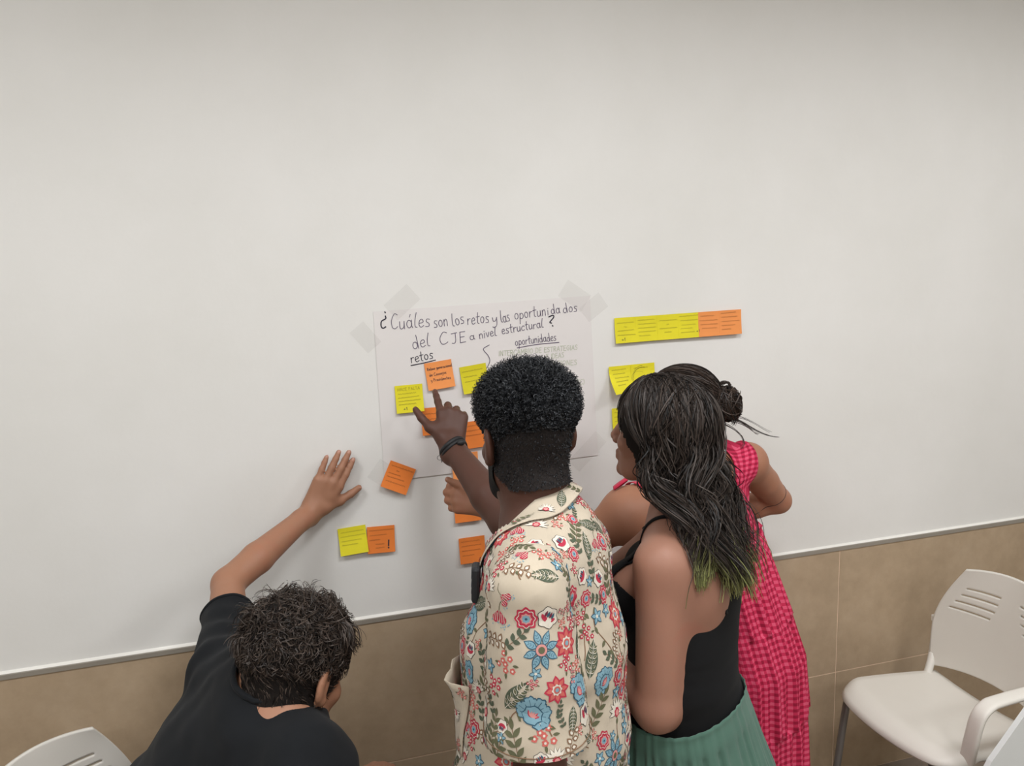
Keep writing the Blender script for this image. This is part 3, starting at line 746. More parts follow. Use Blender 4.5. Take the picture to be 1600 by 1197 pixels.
def cut_open(V, Q, cuts):
    """open a cloth body along planes: cuts = [(point, outward normal, radius or None)]"""
    bm = bmesh.new(); me = np_mesh('tmp', V, Q); bm.from_mesh(me); bpy.data.meshes.remove(me)
    for cut in cuts:
        if len(cut) == 4:        # round hole: everything inside a cylinder above the base height
            c, n_, rad, hm = Vector(cut[0]), Vector(cut[1]).normalized(), cut[2], cut[3]
            def rh(p):
                d = p-c; h = d.dot(n_); return h, (d-n_*h)
            dead = [f for f in bm.faces if (lambda x: x[0] > hm and x[0] < .25 and x[1].length < rad)(rh(f.calc_center_median()))]
            bmesh.ops.delete(bm, geom=dead, context='FACES')
            for v in bm.verts:
                if v.is_boundary:
                    h, q = rh(v.co)
                    if hm-.02 < h < .25 and q.length < rad+.012: v.co += q.normalized()*(rad-q.length)
            continue
        c, n_, rad = cut
        c = Vector(c); n_ = Vector(n_).normalized()
        def near(f):
            d = f.calc_center_median()-c; h = d.dot(n_)
            return rad is None or (abs(h) < .22 and (d-n_*h).length < rad)
        fs = [f for f in bm.faces if near(f)]
        g = set(fs)
        for f in fs: g.update(f.edges); g.update(f.verts)
        bmesh.ops.bisect_plane(bm, geom=list(g), plane_co=c, plane_no=n_, clear_outer=False, dist=1e-5)
        dead = [f for f in bm.faces if (f.calc_center_median()-c).dot(n_) > 1e-6 and near(f)]
        bmesh.ops.delete(bm, geom=dead, context='FACES')
    bmesh.ops.delete(bm, geom=[v for v in bm.verts if not v.link_faces], context='VERTS')
    # keep the largest island
    seen = set(); best = []
    bm.verts.ensure_lookup_table()
    for v in bm.verts:
        if v in seen: continue
        st = [v]; isl = []; seen.add(v)
        while st:
            x = st.pop(); isl.append(x)
            for e in x.link_edges:
                y = e.other_vert(x)
                if y not in seen: seen.add(y); st.append(y)
        if len(isl) > len(best): best = isl
    bs = set(best); bmesh.ops.delete(bm, geom=[v for v in bm.verts if v not in bs], context='VERTS')
    me = bpy.data.meshes.new('cloth'); bm.to_mesh(me); bm.free()
    me.polygons.foreach_set('use_smooth', [True]*len(me.polygons)); return me
def rim(me, c, n_, rad, rt, name, mat, parent, sides=7, tol=.006):
    """rolled edge along the open border of a cloth mesh near the plane (c, n_)"""
    n_ = nrm(n_); cnt = {}
    for p in me.polygons:
        for e in p.edge_keys: cnt[e] = cnt.get(e, 0)+1
    ids = {i for e, k in cnt.items() if k == 1 for i in e}
    P = np.array([me.vertices[i].co[:] for i in ids]); d = P-np.asarray(c); h = d@n_; q = d-h[:, None]*n_
    P = P[(np.abs(h) < tol) & (np.linalg.norm(q, axis=1) < rad)]
    if len(P) < 8: return None
    a1 = nrm(np.cross(n_, [.31, .2, .9])); a2 = np.cross(n_, a1); d = P-np.asarray(c); an = np.arctan2(d@a2, d@a1); r = np.hypot(d@a2, d@a1)
    bins = np.linspace(-PI, PI, 49); R = []
    for b in range(48):
        m = (an >= bins[b]) & (an < bins[b+1])
        if m.any(): R.append((bins[b]+PI/48, r[m].mean(), (d@n_)[m].mean()))
    R = np.array(R); k = np.array([.25, .5, .25]); rs = np.convolve(np.r_[R[-1, 1], R[:, 1], R[0, 1]], k, 'valid')
    pts = [np.asarray(c)+(a1*math.cos(a)+a2*math.sin(a))*x+n_*z for a, x, z in zip(R[:, 0], rs, R[:, 2])]
    return world_child(link(name, tube_mesh(name, pts, rt, sides, True), mat), parent)
def cloth(name, me, mat, parent, thick=0.0025, off=-1.0):
    me.name = name; o = world_child(link(name, me, mat), parent)
    md = o.modifiers.new('thick', 'SOLIDIFY'); md.thickness = thick; md.offset = off; return o
def strands_mesh(name, P, R, tattr=True):
    """P (n,s,3) strand paths, R (n,s) half widths -> one mesh of fine flattened hairs"""
    sides = 2; n, s, _ = P.shape; T = np.gradient(P, axis=1); T /= np.linalg.norm(T, axis=2)[:, :, None]+1e-9
    N = np.cross(T, RNG.normal(size=(n, 1, 3))); N /= np.linalg.norm(N, axis=2)[:, :, None]+1e-9
    R = np.asarray(R)*1.15
    V = np.stack([P-N*R[:, :, None], P+N*R[:, :, None]], 2)
    base = (np.arange(n)*s*2)[:, None]+(np.arange(s-1)*2)[None, :]
    Q = np.stack([base, base+1, base+3, base+2], -1).reshape(-1, 4)
    me = np_mesh(name, V.reshape(-1, 3), Q)
    if tattr:
        t = np.broadcast_to(np.linspace(0, 1, s)[None, :, None], (n, s, sides)).ravel().astype(np.float32)
        at_ = me.attributes.new('along', 'FLOAT', 'POINT'); at_.data.foreach_set('value', t)
        rv = np.broadcast_to(RNG.random(n)[:, None, None], (n, s, sides)).ravel().astype(np.float32)
        at_ = me.attributes.new('vary', 'FLOAT', 'POINT'); at_.data.foreach_set('value', rv)
    return me
def clump(P, idx, size, amount, p=1.0):
    """draw strands that share a cell towards their lock's middle"""
    c = np.floor(P[:, idx]/size).astype(np.int64); u, inv = np.unique(c, axis=0, return_inverse=True); inv = inv.ravel()
    S = np.zeros((len(u),)+P.shape[1:]); np.add.at(S, inv, P); S /= np.bincount(inv)[:, None, None]
    t = (np.linspace(0, 1, P.shape[1])**p)[None, :, None]; return P+(S[inv]-P)*amount*t
def hair_material(name, c, c2=None, tip=None, rough=0.42, tip_at=(0.7, 0.95), spec=.32):
    M = MatB(name); M.val(Roughness=rough); M.b.inputs['Specular IOR Level'].default_value = spec
    a = M.n('ShaderNodeAttribute'); a.attribute_name = 'vary'
    base = M.ramp(a.outputs['Fac'], [(0.0, c), (1.0, c2 or mul(c, 1.8))])
    if tip:
        b = M.n('ShaderNodeAttribute'); b.attribute_name = 'along'
        mr = M.n('ShaderNodeMapRange'); mr.inputs[1].default_value = tip_at[0]; mr.inputs[2].default_value = tip_at[1]
        M.l(b.outputs['Fac'], mr.inputs[0])
        mx = M.n('ShaderNodeMix', data_type='RGBA'); M.l(mr.outputs[0], mx.inputs[0]); M.l(base, mx.inputs[6]); mx.inputs[7].default_value = tip; base = mx.outputs[2]
    M.col(base); return M.m

# ------------------------------------------------------------------ anatomy
class Head:
    def __init__(s, c, fwd, up, sc=1.0):
        s.c = np.asarray(c, float); s.f = nrm(fwd); up = np.asarray(up, float); s.u = nrm(up-s.f*(up@s.f)); s.r = np.cross(s.f, s.u); s.s = sc
        s.A = np.stack([s.r, s.f, s.u], 1)
    def p(s, x, y, z): return s.c+s.A@(np.array([x, y, z])*s.s)
    def loc(s, P): return ((P-s.c)@s.A)/s.s
    def build(s, F, neck, rn=0.057, female=False):
        k = s.s
        F.ell(s.p(0, -.014, .032), np.array([.073, .094, .082])*k, s.A, .02)
        F.ell(s.p(0, .034, -.028), np.array([.058 if female else .061, .058, .082])*k, s.A, .03)
        F.ell(s.p(0, .044, -.078), np.array([.042 if female else .047, .040, .034])*k, s.A, .025)
        F.cone(s.p(-.012, .080, -.101), s.p(.012, .080, -.101), .014*k, .014*k, .02)
        for g in (-1, 1):
            F.cone(s.p(g*.014, .088, .022), s.p(g*.044, .072, .020), .009*k, .009*k, .016)
            F.ell(s.p(g*.042, .062, -.026), np.array([.020, .018, .018])*k, s.A, .02)
            F.cone(s.p(g*.052, -.002, -.058), s.p(g*.036, .052, -.094), .014*k, .013*k, .025)
            F.ell(s.p(g*.032, .094, .002), np.array([.016, .012, .010])*k, s.A, .012, -1)
            B_ = s.A@np.array([[math.cos(g*.35), -math.sin(g*.35), 0], [math.sin(g*.35), math.cos(g*.35), 0], [0, 0, 1]])
            F.ell(s.p(g*.079, -.010, -.002), np.array([.0085, .020, .033])*k, B_, .006)
            F.ell(s.p(g*.088, -.006, .002), np.array([.006, .011, .020])*k, B_, .004, -1)
            F.ell(s.p(g*.078, -.002, -.030), np.array([.007, .010, .010])*k, s.A, .005)
        F.cone(s.p(0, .088, .014), s.p(0, .110, -.030), .0075*k, .0105*k, .012)
        for g in (-1, 1): F.ell(s.p(g*.012, .100, -.036), np.array([.008, .010, .008])*k, s.A, .006)
        F.ell(s.p(0, .086, -.066), np.array([.022, .012, .014])*k, s.A, .012)
        F.cone(s.p(-.014, .094, -.061), s.p(.014, .094, -.061), .0055*k, .0055*k, .004)
        F.cone(s.p(-.013, .093, -.073), s.p(.013, .093, -.073), .0065*k, .0065*k, .004)
        F.cone(s.p(0, -.022, -.045), neck, rn*k, rn*k*1.08, .03)
    def eyes(s, parent, iris='iris_brown'):
        for g in (-1, 1):
            c = s.p(g*.0315, .0735, .003); bm = bmesh.new(); bmesh.ops.create_uvsphere(bm, u_segments=16, v_segments=10, radius=.0125*s.s)
            e = world_child(link('eye', bm_mesh('eye', bm, True), MT['sclera']), parent); e.location = c
            bm = bmesh.new(); bmesh.ops.create_uvsphere(bm, u_segments=14, v_segments=8, radius=.0062*s.s)
            i = link('iris', bm_mesh('iris', bm, True), MT['iris'], e); i.location = Vector(s.f*.0078*s.s)
            pts = [s.p(g*(.012+.034*t), .089-.012*t*t, .0185+.008*math.sin(PI*t*.8)) for t in np.linspace(0, 1, 7)]
            world_child(link('eyebrow', tube_mesh('eyebrow', pts, [.002, .0032, .0036, .0034, .003, .0024, .0012], 6), MT['brow']), parent)
MT['sclera'] = plain('eye_white', srgb(225, 218, 210), 0.2, 0.02)
MT['iris'] = plain('brown_iris', srgb(52, 34, 24), 0.15, 0.1)
MT['brow'] = plain('dark_brow', srgb(34, 26, 22), 0.7, 0.1)
MT['nail'] = plain('pale_nail', srgb(178, 130, 110), 0.3, 0.03)
MT['nail_dark'] = plain('brown_nail', srgb(104, 72, 60), 0.3, 0.03)

def hand(F, wrist, d, back, thumb, sc=1.0, curls=None, spread=(.0, .0, .0, .0), thumb_dir=None, thumb_curl=0.2, nails=None, kmul=1.0):
    """five-fingered hand: d towards the fingers, back = dorsal side, thumb = side the thumb leaves from.
    curls per finger (knuckle, middle, end) in radians, index..little"""
    d = nrm(d); back = nrm(np.asarray(back)-d*np.dot(back, d)); t = np.cross(d, back)
    if np.dot(t, thumb) < 0: t = -t
    w = np.asarray(wrist, float); s_ = sc
    curls = curls or [(.15, .2, .15)]*4
    L = [.076, .085, .079, .062]; side = [.029, .010, -.010, -.028]; reach = [.083, .087, .082, .074]; rad = [.0100, .0102, .0098, .0087]
    tips = []
    F.cone(w-d*.02*s_, w+d*.018*s_, .026*s_, .024*s_, .02)
    for i in range(4):
        kn = w+(d*reach[i]+t*side[i]+back*(.004 if i in (1, 2) else 0))*s_
        F.cone(w+(t*side[i]*.62+d*.012)*s_, kn, .0155*s_, .0118*s_, .012)
        a = spread[i]; dd = nrm(d*math.cos(a)+t*math.sin(a)); p = kn; ang = 0.0
        for j, fr in enumerate((.46, .30, .24)):
            ang += curls[i][j]; v = dd*math.cos(ang)-back*math.sin(ang)
            q = p+v*L[i]*fr*s_; r0 = rad[i]*(1-.10*j)*s_; r1 = rad[i]*(1-.10*(j+1))*s_
            F.cone(p, q, r0*(1.05 if j else 1.0), r1, .0035*kmul); p = q
        nb = nrm(back*math.cos(ang)+dd*math.sin(ang)); tips.append((p, v, nb, rad[i]*.72*s_))
    b = w+(d*.022+t*.022)*s_; td = nrm(thumb_dir if thumb_dir is not None else d*.62+t*.72-back*.25)
    m = b+td*.040*s_; F.cone(w+(d*.015+t*.012)*s_, b, .018*s_, .017*s_, .012); F.cone(b, m, .0165*s_, .0125*s_, .012)
    F.cone(b+d*.03*s_-t*.004*s_, m, .012*s_, .010*s_, .014)
    c1 = nrm(td*math.cos(thumb_curl)+d*math.sin(thumb_curl)); q = m+c1*.032*s_; F.cone(m, q, .0112*s_, .0100*s_, .005)
    c2 = nrm(td*math.cos(2*thumb_curl)+d*math.sin(2*thumb_curl)); e = q+c2*.026*s_; F.cone(q, e, .0102*s_, .0082*s_, .004)
    tips.append((e, c2, nrm(back+t*.5-c2*np.dot(back+t*.5, c2)), .0075*s_))
    return tips
def add_nails(tips, parent, mat):
    for p, v, nb, r in tips:
        s = np.cross(v, nb); bm = bmesh.new(); bmesh.ops.create_uvsphere(bm, u_segments=10, v_segments=6, radius=1.0)
        for x in bm.verts:
            q = np.array(x.co); x.co = Vector(p+nb*r*.62-v*r*.10+v*q[0]*r*1.0+s*q[1]*r*.78+nb*q[2]*r*.36)
        world_child(link('fingernail', bm_mesh('fingernail', bm, True), mat), parent)
def leg_pts(hip, knee, ankle): return [np.asarray(hip, float), np.asarray(knee, float), np.asarray(ankle, float)]
def foot(F, ankle, fwd, r=.034):
    f = nrm([fwd[0], fwd[1], 0]); a = np.asarray(ankle, float)
    F.cone(a, [a[0], a[1], .045], r, .038, .02); F.cone([*(a-f*.03)[:2], .035], [*(a+f*.13)[:2], .028], .035, .026, .02)
def shoe(ankle, fwd, mat, parent):
    f = nrm([fwd[0], fwd[1], 0]); a = np.asarray(ankle, float); F = Field()
    F.cone([*(a-f*.045)[:2], .045], [*(a+f*.14)[:2], .04], .045, .037, .02); F.cone([*(a-f*.02)[:2], .10], [*(a+f*.02)[:2], .06], .043, .045, .02)
    F.cone([*(a-f*.05)[:2], .040], [*(a+f*.15)[:2], .040], .040, .036, .01)
    V, Q = F.mesh(.007); V[:, 2] = np.maximum(V[:, 2], 0.0)
    world_child(link('shoe', np_mesh('shoe', V, Q), mat), parent)
def shell_dir(H, p, q, n, lift, cen=(0, -.014, .032), rad=(.073, .094, .082)):
    """n points over the scalp from p to q (head coordinates), lifted off it"""
    cen = np.array(cen); rad = np.array(rad)
    a = nrm((np.array(p)-cen)/rad); b = nrm((np.array(q)-cen)/rad); om = math.acos(np.clip(a@b, -1, 1))
    t = np.linspace(0, 1, n)[:, None]; S = (np.sin((1-t)*om)*a+np.sin(t*om)*b)/max(math.sin(om), 1e-6)
    return cen+S*(rad+lift)
# ------------------------------------------------------------------ seated person in the black t-shirt
MT['skin_d'] = skin('fair_tanned_skin', srgb(160, 115, 90))
MT['tee'] = fabric('black_cotton_jersey', srgb(19, 21, 24), 0.85, 1200.0, 0.12, 0.2, sheen=.03)
MT['shorts'] = fabric('dark_blue_cotton', srgb(48, 54, 70))
MT['sneaker'] = plain('dark_grey_shoe', srgb(58, 58, 60), 0.6, 0.1)
MT['hair_cap'] = plain('matte_dark_hair_mass', srgb(26, 22, 20), 0.75, 0.25, 120, spec=0.15)
MT['hair_d'] = hair_material('dark_brown_hair', srgb(30, 24, 21), srgb(78, 66, 58), rough=.5)
def person_d():
    fw = cdir(.8, .57); lf = np.array([-fw[1], fw[0], 0.0]); Zu = np.array([0, 0, 1.0])
    shL = at(356, 1040, 1.57); shR = at(474, 1192, 1.31); nb = at(424, 1104, 1.42)
    mid = (shL+shR)/2
    fP = LEFT_FACE; lfP = np.array([-fP[1], fP[0], 0.0]); pel = np.array([*(np.array(ch_left.location)-fP*.05)[:2], .560])
    el = at(356, 912, 1.815); wr = on_wall(489, 797, -.040)
    root = tag(empty('person', (pel[0], pel[1], 0)), 'seated person in black t-shirt leaning one hand on the wall', 'person')
    H = Head(at(459, 1050, 1.43), cdir(.42, .78, -.46), cdir(.22, .36, .9), 1.04)
    latS = nrm(shL-shR)
    F = Field()
    ch = mid*.7+pel*.3+fw*.01; wa = mid*.35+pel*.65
    F.sect([(mid+Zu*.015, latS, .150, .080), (ch, nrm(latS+lfP), .155, .105), (wa, lfP, .140, .100), (pel+Zu*.02, lfP, .160, .105)], .05)
    F.cone(shL, nb-Zu*.01, .058, .05, .05); F.cone(shR, nb-Zu*.01, .058, .05, .05)
    # left arm up on the wall
    F.chain([shL, shL*.45+el*.55, el], [.052, .043, .036], .02)
    F.chain([el, el*.68+wr*.32, el*.15+wr*.85, wr], [.036, .039, .028, .0255], .015)
    hd = nrm(on_wall(538, 712, -.02)-on_wall(489, 797, -.02)); thm = on_wall(546, 772, -.012)-on_wall(500, 790, -.02)
    tips = hand(F, wr, hd, [0, -1, 0], thm, 1.05, [(.16, .08, .06), (.16, .08, .05), (.16, .08, .05), (.16, .1, .08)], (-.02, -.02, -.06, -.12), thumb_dir=nrm(thm)*.9+np.array([0, .12, 0])-hd*.05, thumb_curl=.30)
    # right arm resting forward
    elR = shR+fw*.10-Zu*.24-lf*.06; wrR = at(592, 1212, 1.66)
    wrR = elR+nrm(wrR-elR)*.25
    F.chain([shR, shR*.45+elR*.55, elR], [.056, .047, .041], .02); F.chain([elR, elR*.65+wrR*.35, wrR], [.041, .043, .029], .015)
    hand(F, wrR, nrm(wrR-elR), Zu, -lf*-1.0, 1.0, [(.5, .6, .4)]*4)
    # legs
    feet = []
    for g in (1, -1):
        hip = pel+lfP*g*.090+fP*.02-Zu*.012; kn = hip+fP*.40+lfP*g*.05+Zu*.01; an = np.array([*(kn+fP*.03)[:2], .09])
        F.chain([hip, kn, an], [.080, .056, .038], .03); F.cone(kn*.7+an*.3-fP*.015, an*.6+kn*.4, .053, .045, .02); feet.append((hip, kn, an)); foot(F, an, fP)
    H.build(F, nb, .058)
    V, Q = F.mesh(.0041); V = relax(V, Q, [(H.c, .13), (wr+hd*.08, .12), (wrR, .14)])
    world_child(link('body', np_mesh('body', V, Q), MT['skin_d']), root)
    add_nails(tips, root, MT['nail'])
    H.eyes(root)
    # t-shirt
    S = Field(); o = .016
    S.sect([(mid+Zu*.012, latS, .150+o, .085+o), (ch, nrm(latS+lfP), .160+o, .112+o), (wa, lfP, .155+o, .118+o), (pel+Zu*.03, lfP, .172+o, .122+o)], .06)
    S.cone(shL, nb-Zu*.022, .068, .062, .05); S.cone(shR, nb-Zu*.022, .068, .062, .05)
    slv = shL*.42+el*.58; S.chain([shL, slv, slv+(el-shL)*.3], [.066, .055, .054], .03); S.cone(nb-Zu*.03, nb+nrm((H.c-nb)*.6+Zu*.09)*.05, .080, .070, .03)
    slR = shR*.42+elR*.58; S.chain([shR, slR, slR+(elR-shR)*.3], [.073, .068, .066], .03)
    V, Q = S.mesh(.005); N = vnormals(V, Q)
    # folds: drag lines running from the raised sleeve down over the back
    ax = nrm(shL-mid); w1 = vnoise(V@np.stack([ax, fw, Zu], 1)*np.array([5.0, 5.0, 16.0]), 1.0, 3, 2)
    dS = np.linalg.norm(V-shL, axis=1); w2 = np.sin((V@nrm(el-shL))*95+3*vnoise(V, 9, 5))*np.exp(-(dS/.13)**2)
    V = V+N*(.0080*w1+.0042*w2+.002*vnoise(V, 30, 8))[:, None]
    nz = nrm(H.c-nb+Zu*.05)
    me = cut_open(V, Q, [(nb-fw*.014, nz, .074, -.030), (slv, el-shL, .08), (slR, elR-shR, .08), (pel-Zu*.005, -Zu, .5)])
    tee = cloth('t_shirt', me, MT['tee'], root); tee['label'] = 'black crew-neck t-shirt'
    rim(me, nb-fw*.014, nz, .082, .0058, 'collar', MT['tee'], tee, tol=.12)
    rim(me, slv, el-shL, .09, .0036, 'cuff', MT['tee'], tee); rim(me, slR, elR-shR, .09, .0036, 'cuff', MT['tee'], tee)
    # shorts and shoes
    S = Field(); S.sect([(pel+Zu*.08, lfP, .162, .112), (pel+Zu*.03, lfP, .168, .115)], .03)
    for hip, kn, an in feet: S.cone(hip, hip*.1+kn*.9, .087, .078, .03)
    V, Q = S.mesh(.008); V = V+vnormals(V, Q)*(.004*vnoise(V, 18, 4, 2))[:, None]
    cloth('shorts', cut_open(V, Q, [(h*.2+k*.8, k-h, .11) for h, k, a in feet]+[(pel+Zu*.09, Zu, .4)]), MT['shorts'], root)
    for hip, kn, an in feet: shoe(an, fP, MT['sneaker'], root)
    # hair: scalp cap plus curly strands
    Vh, Qh = H_cap(H, lambda L: (L[:, 2] > -.080+1.1*np.maximum(0, L[:, 1]+.03)) & (L[:, 1] < .072) & ((np.abs(L[:, 0]) < .074) | (L[:, 2] > .0)), .004, .0075)
    L = H.loc(Vh); top = np.clip((L[:, 2]-.0)/.09, 0, 1); N = vnormals(Vh, Qh)
    th = .002+.015*top**.8; Vc = Vh+N*(th+.004*top*vnoise(L, 34, 2, 2)+.0025*top*vnoise(L, 90, 5))[:, None]
    hair = world_child(link('hair', np_mesh('hair', Vc, Qh), MT['hair_cap']), root); hair['label'] = 'short dark brown wavy hair'
    n = 9000; pick = RNG.integers(0, len(Vc), n); root_p = L[pick]; crown = np.array([0.01, -.075, .085])
    base = Vh[pick]+N[pick]*(th[pick]*.55)[:, None]; nn = N[pick]; tp = top[pick]
    fl = (root_p-crown); fl = fl@H.A.T; fl = fl-nn*(fl*nn).sum(1)[:, None]; fl = fl+RNG.normal(size=(n, 3))*(.005+.035*np.exp(-(np.linalg.norm(root_p-crown, axis=1)/.030)**2))[:, None]; fl /= np.linalg.norm(fl, axis=1)[:, None]+1e-6
    swirl = np.cross(nn, fl); ph = RNG.random(n)*2*PI
    cl = vnoise(root_p, 34, 11); cl2 = vnoise(root_p, 30, 14)
    ln = (.020+.038*tp)*RNG.uniform(.7, 1.15, n); s = 12; t = np.linspace(0, 1, s)
    dirv = fl*(.72+.3*cl[:, None])+swirl*(.30+1.0*cl2[:, None])+nn*(.07+.10*tp)[:, None]+RNG.normal(size=(n, 3))*.06; dirv /= np.linalg.norm(dirv, axis=1)[:, None]
    P = base[:, None, :]+dirv[:, None, :]*(ln[:, None]*t[None, :])[:, :, None]
    cur = (ln*.28*tp)[:, None]*np.sin(t[None, :]*(5.5+3*cl[:, None])+ph[:, None]*.25+cl2[:, None]*6)
    cur2 = (ln*.20*tp)[:, None]*np.cos(t[None, :]*(5.5+3*cl[:, None])+cl[:, None]*6)
    P = P+np.cross(dirv, nn)[:, None, :]*cur[:, :, None]+nn[:, None, :]*(cur2-cur2[:, :1]-(t[None, :]**2)*ln[:, None]*.25)[:, :, None]
    loose = P.copy(); P = clump(P, 0, .011, .6, .8); P[::4] = loose[::4]; P = P+RNG.normal(size=(n, 1, 3))*.0008
    R = np.broadcast_to((.0010*(1-.75*t))[None, :], (n, s))
    world_child(link('curl_strands', strands_mesh('curl_strands', P, R), MT['hair_d']), hair)['kind'] = 'stuff'
    # short under-strands lying every way close the gaps between the curls
    n = 2200; s = 7; t = np.linspace(0, 1, s); pk = RNG.choice(np.nonzero(top > .12)[0], n); nn = N[pk]; d1 = np.cross(nn, RNG.normal(size=(n, 3))); d1 /= np.linalg.norm(d1, axis=1)[:, None]; d2 = np.cross(nn, d1)
    ln = RNG.uniform(.018, .032, n)*(.5+.5*top[pk]); P = Vc[pk][:, None, :]+d1[:, None, :]*(ln[:, None]*t)[:, :, None]+d2[:, None, :]*(ln[:, None]*.3*np.sin(4*t))[:, :, None]+nn[:, None, :]*(.0015+.010*t*(1-t))[None, :, None]
    world_child(link('under_strands', strands_mesh('under_strands', P, np.broadcast_to((.0010*(1-.6*t))[None, :], (n, s))), MT['hair_d']), hair)['kind'] = 'stuff'
    return root
def H_cap(H, pred, off, vox):
    """outer skin of this head alone, cut to where pred(head coordinates) holds"""
    F = Field(); k = H.s
    F.ell(H.p(0, -.014, .032), (np.array([.073, .094, .082])+off)*k, H.A, .02)
    F.ell(H.p(0, .034, -.028), (np.array([.060, .058, .082])+off)*k, H.A, .03)
    F.cone(H.p(0, -.022, -.045), H.p(0, -.03, -.14), (.057+off)*k, (.06+off)*k, .03)
    for g in (-1, 1): F.cone(H.p(g*.052, -.002, -.058), H.p(g*.036, .052, -.094), (.014+off)*k, (.013+off)*k, .025)
    F.ell(H.p(0, .044, -.078), (np.array([.047, .040, .034])+off)*k, H.A, .025)
    V, Q = F.mesh(vox*.6); v, q, u = submesh(V, Q, pred(H.loc(V))); return v, q
person_d()
# ------------------------------------------------------------------ standing person in the floral shirt
MT['skin_a'] = skin('deep_brown_skin', srgb(84, 54, 43))
MT['shirt'] = fabric('cream_linen_cotton', srgb(190, 177, 157), 0.85, 1000.0, 0.05, 0.2)
MT['trousers'] = fabric('charcoal_cotton', srgb(52, 52, 56))
MT['afro'] = hair_material('black_coily_hair', srgb(16, 17, 19), srgb(46, 48, 52), rough=.5)
MT['fade'] = plain('clipped_black_hair', srgb(40, 36, 35), 0.8, 0.55, 420, bump=.6, bscale=900, bdist=.001, spec=.15)
MT['beard'] = plain('dense_black_beard', srgb(22, 22, 23), 0.8, 0.4, 500, bump=.6, bscale=800, bdist=.001, spec=.15)
MT['cord'] = plain('black_cord', srgb(26, 25, 27), 0.6, 0.2, 300)
MT['silver'] = plain('dull_silver', srgb(150, 148, 145), 0.35, 0.05, metal=.8)
MT['mic'] = plain('black_nylon', srgb(28, 29, 33), 0.6, 0.15, 90)
MT['mic_mark'] = plain('grey_print', srgb(120, 126, 138), 0.6, 0.05)
PR = {k: plain('print_'+k, srgb(*c), 0.85, 0.05, 90, spec=.1) for k, c in dict(
    blue=(128, 164, 178), dblue=(62, 94, 112), red=(178, 58, 76), pink=(208, 144, 138), coral=(196, 102, 94), olive=(100, 100, 76), dgreen=(84, 92, 76),
    brown=(128, 100, 78), white=(216, 208, 194), maroon=(120, 52, 70), cream=(206, 192, 172), dark=(64, 58, 54)).items()}
PN = list(PR); PI_ = {k: i for i, k in enumerate(PN)}
